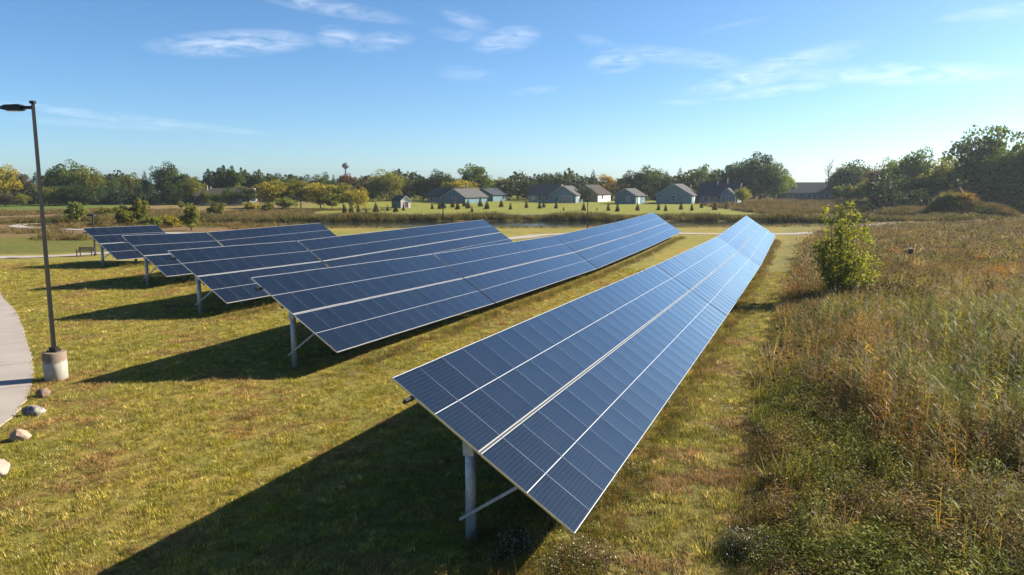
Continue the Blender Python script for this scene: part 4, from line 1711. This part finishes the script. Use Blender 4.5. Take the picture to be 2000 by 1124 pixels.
def herb(seed, n=130, r=.32, h=.5, leaf=.07, flowers=0):
    g = np.random.default_rng(seed)
    b = PB()
    for i in range(8):
        a = g.uniform(0, 6.28)
        b.blade((0, 0, 0), (math.cos(a) * r * .7, math.sin(a) * r * .7, h * g.uniform(.6, 1)), 0, .008, .2, 0, 2)
    for i in range(n):
        d = unit(g.normal(size=3))
        d[2] = abs(d[2])
        rr_ = g.uniform(.45, 1) ** .5
        c = d * rr_ * np.array([r, r, h]) + np.array([0, 0, .02])
        b.quad(c, d + g.normal(0, .6, 3) + np.array([0, 0, .4]), leaf * g.uniform(.5, 1.3), np.clip(.15 + .55 * c[2] / h + g.normal(0, .15), 0, 1), g, 0, .45)
    for i in range(flowers):
        d = unit(g.normal(size=3))
        d[2] = abs(d[2]) + .1
        c = d * np.array([r, r, h]) * g.uniform(.9, 1.1)
        b.quad(c, d + g.normal(0, .5, 3), .026 * g.uniform(.6, 1.3), .5, g, 1, 1.0)
    return b.obj('herb_template', [BLADE, PETAL])


def lawn_tuft(seed):
    g = np.random.default_rng(seed)
    b = PB()
    for i in range(12):
        a = g.uniform(0, 6.28)
        o_ = g.normal(0, .05, 2)
        l = g.uniform(.015, .07)
        b.blade((o_[0], o_[1], -.01), (o_[0] + math.cos(a) * l, o_[1] + math.sin(a) * l, g.uniform(.04, .085)), g.uniform(0, .02), .010, g.uniform(.2, .9), 0, 2)
    return b.obj('lawn_template', [BLADE])


def rnd_rot(n, g, tilt=.08):
    return np.stack([g.normal(0, tilt, n), g.normal(0, tilt, n), g.uniform(0, 6.283, n)], 1)


def in_view(x, y, margin=1.08, extra=1.5):
    return np.abs(x) < 0.70 * y * margin + extra


def tint_mix(n, g, cols, probs, jit=.15):
    cols = np.array(cols)
    k = g.choice(len(cols), n, p=np.array(probs) / np.sum(probs))
    c = ALB * cols[k] * np.exp(g.normal(0, jit, (n, 1)))
    return np.concatenate([c, np.ones((n, 1))], 1)


def cull_field(x, y):
    """keeps plants off paths and the pavement"""
    keep = np.ones(len(x), bool)
    de_ = np.array(de)
    for i in np.nonzero((x < -12) & (y < 56))[0]:
        ex = np.interp(-y[i], -de_[:, 1], de_[:, 0])
        if x[i] < ex + .03:
            keep[i] = False
    return keep


def pts_z(x, y):
    return np.stack([x, y, ground_z(x, y)], 1)


# lawn grass: short tufts near the camera
g = np.random.default_rng(1)
n = 330000
yy = 9 + (62 - 9) * g.uniform(0, 1, n) ** 1.25
xx = g.uniform(-1, 1, n) * (0.72 * yy + 6)
keep = (meadow_d(xx, yy) < 0.6)
xx, yy = xx[keep], yy[keep]
keep = cull_field(xx, yy)
xx, yy = xx[keep], yy[keep]
p1, p2, p3 = fbm2(xx, yy, 5.0, 3), fbm2(xx, yy, 1.3, 4), fbm2(xx * .45, yy * 1.3, 2.0, 5)
keep = g.uniform(size=len(xx)) < .80 + .45 * p2
xx, yy, p1, p2, p3 = xx[keep], yy[keep], p1[keep], p2[keep], p3[keep]
n = len(xx)
tint = tint_mix(n, g, [(.305, .268, .066), (.22, .23, .048), (.47, .40, .20)], [.54, .27, .19], .38)
brown = tint_mix(n, g, [(.27, .185, .085), (.33, .24, .13), (.17, .115, .06)], [.5, .3, .2], .32)
lush = tint_mix(n, g, [(.19, .195, .035), (.25, .235, .045)], [.5, .5], .30)
u1 = g.uniform(size=n)
tint = np.where((u1 < sstep(.25, .75, p1 + .5 * p3))[:, None], brown, tint)
tint = np.where((u1 > 1 - .6 * sstep(.25, .8, -p1 + .5 * p2))[:, None], lush, tint)
tint[:, :3] *= (1 + .28 * p2 + .15 * p3)[:, None]
sc_ = (0.55 + 0.5 * g.uniform(0, 1, n)) * (1 + .010 * yy) * (1 + .30 * p2)
right = (xx * NV.x + yy * NV.y) > (ROWS['A'][0][0] * NV.x + ROWS['A'][0][1] * NV.y + 3.6)
sc_[right] *= 1.3
tint[right, :3] *= np.array([.96, 1.0, 1.35])
scatter('lawn_grass', pts_z(xx, yy), rnd_rot(len(xx), g, .15), np.repeat(sc_[:, None], 3, 1), tint, [lawn_tuft(s) for s in range(5)], 'short yellow-green mown grass between the solar rows', 'grass')

# darker weeds in the lawn; dark spots also stand for tuft shadows and divots
n = 900
yy = 10 + 50 * g.uniform(0, 1, n) ** 1.2
xx = g.uniform(-1, .45, n) * (0.72 * yy + 2)
keep = (meadow_d(xx, yy) < 0) & cull_field(xx, yy) & (fbm2(xx, yy, 4., 31) > -.1)
xx, yy = xx[keep], yy[keep]
n = len(xx)
scatter('lawn_weeds', pts_z(xx, yy), rnd_rot(n, g, .15), np.repeat(g.uniform(.14, .36, n)[:, None], 3, 1) * np.array([1.5, 1.5, .7]), tint_mix(n, g, [(.12, .14, .03), (.15, .11, .05), (.09, .085, .035)], [.5, .25, .25], .25), [herb(s, 90, .30, .4, .09, 0) for s in (5, 6)], 'small dark weeds and tufts dotted over the lawn', 'weeds')

# weeds along the lower edge of the rows
xs, ys, big = [], [], []
for key, (p0, segs) in ROWS.items():
    Ltot = sum(a for a, b in segs)
    n = int(Ltot * (13 if key == 'A' else 12))
    s = g.uniform(-1.5 if key == 'A' else 0.0, Ltot, n)
    q = 3.5 + g.normal(0.15, .27, n)
    if key == 'A':
        # a few under the near end, in its shade
        n2 = 160
        s = np.concatenate([s, g.uniform(-1.2, 4, n2)])
        q = np.concatenate([q, g.uniform(1.2, 3.6, n2)])
    xs.append(p0[0] + H.x * s + NV.x * q)
    ys.append(p0[1] + H.y * s + NV.y * q)
xx, yy = np.concatenate(xs), np.concatenate(ys)
n = len(xx)
sc_ = g.uniform(.3, .75, n)
tint = tint_mix(n, g, [(.13, .13, .035), (.19, .16, .055), (.18, .11, .055)], [.45, .35, .2])
half = g.uniform(size=n) < .55
scatter('weeds', pts_z(xx[half], yy[half]), rnd_rot(half.sum(), g), np.repeat(sc_[half][:, None], 3, 1), tint[half], [herb(s, 120, .30, .5, .065, 0) for s in (1, 2, 3)], 'leafy brown-green weeds along the lower edge of the solar rows', 'weeds')
scatter('weeds', pts_z(xx[~half], yy[~half]), rnd_rot((~half).sum(), g), np.repeat(sc_[~half][:, None], 3, 1), tint[~half] * np.array([1.3, 1.25, 1.2, 1]), [tussock(s, 34, .6, .32) for s in (1, 2)], 'dry grass tufts along the lower edge of the solar rows', 'grass')

# white asters: near the front corner and at the meadow edge
spots = [(1190, 930, .9, 26), (1010, 1085, .8, 26), (1110, 1100, .7, 18), (1235, 850, .6, 14), (1300, 800, .6, 10), (1450, 1085, .55, 40), (1500, 1105, .5, 14), (1490, 760, .7, 12), (1500, 860, .8, 12), (1590, 1000, .9, 10)]
xs, ys = [], []
for px, py, rad, k in spots:
    p = gp(px, py)
    xs += list(g.normal(p.x, rad * .45, k))
    ys += list(g.normal(p.y, rad * .45, k))
xx, yy = np.array(xs), np.array(ys)
n = len(xx)
sc_ = g.uniform(.55, 1.0, n)
scatter('white_asters', pts_z(xx, yy), rnd_rot(n, g), np.repeat(sc_[:, None], 3, 1), tint_mix(n, g, [(.07, .085, .026), (.12, .10, .045)], [.7, .3]), [herb(s, 170, .26, .5, .036, 26) for s in (11, 12, 13)], 'clumps of small white asters beside the front row and meadow edge', 'flowers')

# meadow: the reed bed
RB = [gxy(*p) for p in ((1530, 690), (1590, 770), (1690, 850), (1745, 960), (1800, 1060), (1880, 1124))]


def inside_reeds(x, y):
    ry = np.array([p[1] for p in RB])[::-1]
    rx = np.array([p[0] for p in RB])[::-1]
    return (x > np.interp(y, ry, rx) + .35 * wob(x, y, 1.4)) & (meadow_d(x, y) > .6)


n = 30000
yy = 9 + (48 - 9) * g.uniform(0, 1, n) ** .9
xx = g.uniform(3, 40, n)
clump = wob(xx, yy, .8) + .7 * wob(xx + 5, yy + 2, 2.3)
keep = inside_reeds(xx, yy) & in_view(xx, yy, 1.12, 9) & (g.uniform(size=n) < .50 + .50 * clump) & (np.hypot(xx - sx, yy - sy + 2.5) > 3.6) & (g.uniform(size=n) < sstep(50, 38, yy)) & (g.uniform(size=n) < .35 + .65 * sstep(12, 19, yy))
xx, yy, clump = xx[keep], yy[keep], clump[keep]
n = len(xx)
hgt = (.58 + .42 * sstep(0, 3, meadow_d(xx, yy) - 1)) * np.exp(g.normal(0, .17, n) + .10 * clump) * (1 - .35 * sstep(28, 46, yy)) * (.72 + .28 * sstep(11, 19, yy)) * .92
green = tint_mix(n, g, [(.135, .17, .04), (.22, .235, .05), (.38, .27, .04)], [.55, .33, .12], .36)
straw = tint_mix(n, g, [(.24, .22, .06), (.30, .22, .07), (.44, .25, .04), (.24, .16, .09), (.24, .12, .07)], [.36, .22, .14, .14, .14], .34)
pk = (g.uniform(size=n) < sstep(-.5, .7, wob(xx - 3, yy + 4, .45) + .4 * wob(xx, yy, 1.1) + .25))[:, None]
tint = np.where(pk, green, straw)
scatter('reeds', pts_z(xx, yy), rnd_rot(n, g, .06), np.repeat(hgt[:, None], 3, 1), tint, [reed(s) for s in range(9)], 'dense bed of tall plumed reeds in the meadow at lower right', 'reeds')

# meadow undergrowth near the camera, green and brown herbs
n = 15000
yy = 8 + (44 - 8) * g.uniform(0, 1, n)
xx = g.uniform(2, 34, n)
keep = (meadow_d(xx, yy) > -.1 + .35 * wob(xx, yy, 1.7)) & in_view(xx, yy, 1.12, 9) & (~inside_reeds(xx, yy) | (g.uniform(size=n) < .55))
xx, yy = xx[keep], yy[keep]
n = len(xx)
patch = wob(xx, yy, .9)
sc_ = g.uniform(.55, 1.25, n) * sstep(-.4, 1.5, meadow_d(xx, yy)) + .25
a = tint_mix(n, g, [(.14, .17, .036), (.21, .20, .05)], [.55, .45], .30)
b_ = tint_mix(n, g, [(.21, .155, .075), (.27, .18, .07), (.16, .135, .065)], [.45, .3, .25], .30)
k = (g.uniform(size=n) < sstep(-.5, .6, patch))[:, None]
scatter('meadow_herbs', pts_z(xx, yy), rnd_rot(n, g), np.repeat(sc_[:, None], 3, 1), np.where(k, a, b_), [herb(s, 260, .36, .6, .048, 0) for s in (21, 22, 23)], 'low green and brown herbs in front of the reeds', 'herbs')

# bushy weed clumps that stand out of the meadow
n = 2600
yy = 9 + (85 - 9) * g.uniform(0, 1, n) ** 1.1
xx = g.uniform(3, 62, n)
q1 = fbm2(xx, yy, 6., 41)
keep = (meadow_d(xx, yy) > .5) & in_view(xx, yy, 1.1, 9) & (q1 > .05) & (np.hypot(xx - sx, yy - sy) > 2.2) & (np.hypot(xx - 33.0, yy - 61.7) > 1.5) & ((g.uniform(size=n) < .55) | (yy > 40))
xx, yy = xx[keep], yy[keep]
n = len(xx)
q2, q3 = fbm2(xx, yy, 9., 42), fbm2(xx, yy, 9., 43)
ca = tint_mix(n, g, [(.16, .19, .04), (.22, .22, .05)], [.6, .4], .25)
cb = tint_mix(n, g, [(.30, .22, .12), (.36, .28, .17)], [.6, .4], .25)
cc = tint_mix(n, g, [(.26, .13, .065), (.30, .17, .06), (.20, .13, .08)], [.4, .3, .3], .25)
tint = np.where((q2 > .1)[:, None], ca, np.where((q3 > .1)[:, None], cb, cc))
sc_ = g.uniform(.6, 1.35, n)
half = g.uniform(size=n) < .6
scatter('weed_clumps', pts_z(xx[half], yy[half]), rnd_rot(half.sum(), g, .1), np.repeat(sc_[half][:, None], 3, 1), tint[half], [herb(s, 300, .5, .95, .06, 0) for s in (51, 52, 53, 54)], 'bushy green, tan and rusty weed clumps standing out of the meadow', 'weeds')
scatter('weed_clumps', pts_z(xx[~half], yy[~half]), rnd_rot((~half).sum(), g, .1), np.repeat(sc_[~half][:, None], 3, 1), tint[~half] * np.array([1.15, 1.1, 1.1, 1]), [tussock(s, 80, 1.1, .55, .022, True) for s in (55, 56, 57)], 'tall grassy weed clumps with seed heads in the meadow', 'weeds')

# the drier meadow farther off
n = 42000
yy = 12 + (135 - 12) * g.uniform(0, 1, n) ** .95
xx = g.uniform(4, 100, n)
dm = meadow_d(xx, yy)
keep = (dm > .1) & in_view(xx, yy, 1.06, 9) & (g.uniform(size=n) < np.where(yy < 40, .5, .85)) & (np.hypot(xx - bx, yy - by) > .3)
gr = np.array([(53, 114), (60, 122), (70, 131), (92, 139), (125, 141)], float)
keep &= ~(np.abs(yy - np.interp(xx, gr[:, 0], gr[:, 1])) < 5) | (xx < 52)
xx, yy = xx[keep], yy[keep]
n = len(xx)
pt = wob(xx, yy, .23) + .5 * wob(xx, yy, .7)
sc_ = g.uniform(.6, 1.3, n) * (1 + .004 * yy) * (1 + .15 * pt)
tint = tint_mix(n, g, [(.30, .225, .11), (.23, .205, .07), (.38, .30, .16), (.20, .15, .105), (.37, .30, .07)], [.34, .27, .19, .13, .07], .25)
olv = tint_mix(n, g, [(.22, .22, .07), (.16, .18, .05), (.28, .26, .08)], [.45, .3, .25], .32)
bei = tint_mix(n, g, [(.34, .265, .17), (.27, .205, .14), (.42, .34, .22)], [.45, .35, .2], .32)
q1, q2 = fbm2(xx, yy, 14., 21), fbm2(xx, yy, 9., 22)
u2 = g.uniform(size=n)
tint = np.where((u2 < .75 * sstep(-.1, .6, q1))[:, None], olv, tint)
tint = np.where((u2 > 1 - .75 * sstep(-.1, .6, q2))[:, None], bei, tint)
near = yy < 60
scatter('meadow_grass', pts_z(xx[near], yy[near]), rnd_rot(near.sum(), g, .12), np.repeat(sc_[near][:, None], 3, 1), tint[near], [tussock(s, 46, .75, .40, .016, True) for s in (31, 32, 33)], 'dry brown grass tussocks with seed heads in the near meadow', 'grass')
fr_ = ~near
scatter('meadow_grass', pts_z(xx[fr_], yy[fr_]), rnd_rot(fr_.sum(), g, .12), np.repeat(sc_[fr_][:, None], 3, 1) * np.array([1.35, 1.35, 1.0]), tint[fr_], [tussock(s, 44, .62, .5, .03, True) for s in (34, 35)], 'brown and gold grass of the far meadow', 'grass')
# golden weeds to the right of the sapling
p = gp(1715, 590)
xx, yy = g.normal(p.x - .5, 1.7, 420), g.normal(p.y, 2.2, 420)
n = len(xx)
scatter('golden_weeds', pts_z(xx, yy), rnd_rot(n, g), np.repeat(g.uniform(.8, 1.5, n)[:, None], 3, 1), tint_mix(n, g, [(.21, .175, .03), (.17, .15, .035), (.26, .17, .03)], [.5, .35, .15]), [tussock(s, 40, .8, .34, .018, True) for s in (36, 37)], 'golden weeds around the foot of the leafy sapling', 'weeds')

# bank vegetation around the pond and rough grass by the field
n = 26000
yy = g.uniform(104, 156, n)
xx = g.uniform(-100, 100, n)
rp = pond_r(xx, yy)
farb = yy > 130.5 + .03 * xx
keep = (rp > 1.06) & (rp < np.where(farb, 1.95, 1.6)) & in_view(xx, yy, 1.02, 2) & (g.uniform(size=n) < np.where(farb, 1, .6))
keep &= np.abs(yy - np.interp(xx, [-60, -30, -8, 10], [172, 168.5, 166.5, 166])) > 1.6
xx, yy, rp, farb = xx[keep], yy[keep], rp[keep], farb[keep]
n = len(xx)
tint = tint_mix(n, g, [(.125, .125, .04), (.19, .16, .07), (.085, .095, .03), (.24, .20, .08)], [.38, .2, .3, .12], .28)
sc_ = g.uniform(.9, 1.9, n) * np.where(farb, np.where(rp < 1.55, .95, .5) * (1 + .35 * wob(xx, yy, .35)), .24)
scatter('bank_grass', pts_z(xx, yy), rnd_rot(n, g, .1), np.repeat(sc_[:, None], 3, 1) * np.array([1.4, 1.4, 1]), tint, [tussock(s, 40, .8, .5, .035, True) for s in (41, 42)], 'rough olive and tan grass on the banks of the pond', 'grass')
n = 9000
yy = g.uniform(88, 190, n)
xx = g.uniform(-140, -30, n)
rp = pond_r(xx, yy)
keep = (rp > 1.05) & in_view(xx, yy, 1.02, 2) & (wob(xx, yy, .12) > -.2) & ~((xx < -58) & (yy < 100))
hp = np.array([(-52, 103.5), (-61.7, 108.6), (-72, 113), (-79, 119.3), (-80, 126), (-72, 133), (-66, 138)], float)
for hx, hy in hp:
    keep &= np.hypot(xx - hx, yy - hy) > 4.5
xx, yy = xx[keep], yy[keep]
n = len(xx)
scatter('field_grass', pts_z(xx, yy), rnd_rot(n, g, .1), np.repeat(g.uniform(.5, 1.3, n)[:, None], 3, 1) * np.array([1.6, 1.6, 1]), tint_mix(n, g, [(.22, .16, .08), (.18, .15, .06), (.14, .14, .045)], [.4, .3, .3]), [tussock(s, 40, .7, .55, .04, True) for s in (43, 44)], 'dry reddish brown grass of the field left of the pond', 'grass')
# brush on the right of the far lawn and on the mounds
n = 5000
yy = g.uniform(168, 262, n)
xx = g.uniform(56, 150, n)
keep = in_view(xx, yy, 1.02, 4) & ~((yy > 225) & (xx < 76))
xx, yy = xx[keep], yy[keep]
xs, ys, zs = [xx], [yy], [ground_z(xx, yy)]
for x0, D, W_, H2 in MOUNDS:
    k = 420
    a, r_ = g.uniform(0, 6.28, k), np.sqrt(g.uniform(0, .85, k))
    xm_, ym_ = x0 + np.cos(a) * r_ * W_ / 2, D + np.sin(a) * r_ * W_ / 2
    xs.append(xm_)
    ys.append(ym_)
    zs.append(ground_z(xm_, ym_) + H2 * (1 - r_ ** 2) ** 1.1 - .1)
xx, yy, zz = np.concatenate(xs), np.concatenate(ys), np.concatenate(zs)
n = len(xx)
scatter('brush', np.stack([xx, yy, zz], 1), rnd_rot(n, g, .12), np.repeat(g.uniform(.7, 1.6, n)[:, None], 3, 1) * np.array([1.7, 1.7, 1]), tint_mix(n, g, [(.20, .14, .06), (.14, .13, .045), (.24, .18, .07), (.085, .095, .035)], [.28, .34, .2, .18]), [tussock(s, 42, .8, .5, .04, True) for s in (45, 46)], 'rusty brush on the mounds and right of the far lawn', 'brush')

# a far-off wood behind the treeline and the thicket at the right, each one mass


def leaf_mass(name, n, th0, th1, d0, d1, top_fn, size, colr, label, seed):
    g = np.random.default_rng(seed)
    th = g.uniform(th0, th1, n)
    D = g.uniform(d0, d1, n)
    xx, yy = th * D, D
    keep = ~((np.abs(th - (1576 - 1000) / FPX) < .055) & (D < 300))
    th, xx, yy, n = th[keep], xx[keep], yy[keep], keep.sum()
    top = top_fn(th) * g.uniform(.75, 1.05, n)
    zz = ground_z(xx, yy) + g.uniform(0, 1, n) ** .6 * top
    P = np.stack([xx, yy, zz], 1)
    V, F = leaf_quads(P, unit(g.normal(size=(n, 3)) + np.array([0, -.4, .3])), size * g.uniform(.5, 1.3, n), g, .8)
    o = link(bpy.data.objects.new(name, mesh_np(name, V, F, [LEAF], attrs={'v': ('POINT', 'FLOAT', np.repeat(np.clip(g.normal(.4, .2, n), 0, 1), 4))})))
    o.color = (*colr, 1)
    return tag(o, label, 'wood', kind='stuff')


leaf_mass('far_wood', 30000, -.74, .50, 266, 335, lambda t: np.where((t > .345) & (t < .42), 5.0, 8.2) + 1.6 * np.sin(t * 31) + 1.1 * np.sin(t * 83 + 1) + .8 * np.sin(t * 190), 1.5, (.034, .044, .02), 'dark undergrowth and far-off wood behind the treeline', 8)
leaf_mass('undergrowth', 9000, -.74, -.415, 226, 262, lambda t: 3.2 + 1.2 * np.sin(t * 47) + .9 * np.sin(t * 120 + 1), 1.1, (.035, .045, .022), 'dark undergrowth at the foot of the left treeline', 9)
leaf_mass('thicket', 14000, .475, .76, 168, 205, lambda t: 6.5 + 2.2 * np.sin(t * 41 + 1) + 1.2 * np.sin(t * 130), 1.0, (.026, .036, .02), 'dark thicket at the foot of the tall trees on the right', 10)

# ------------------------------------------------------------------ haze
HAZE = 0.00013
if HAZE > 0:
    m = MB()
    m.box(-860, 860, -120, 1060, -5.5, 34)
    hz = m.build('haze', [], None)
    t = NT('haze_air')
    pv = t.n('ShaderNodeVolumePrincipled')
    pv.inputs['Color'].default_value = (0.72, 0.86, 1.0, 1)
    pv.inputs['Density'].default_value = HAZE
    pv.inputs['Anisotropy'].default_value = 0.35
    t.l(pv.outputs[0], t.out.inputs['Volume'])
    hz.data.materials.append(t.mat)
    tag(hz, 'thin blue morning haze over the whole place', 'haze', kind='stuff')
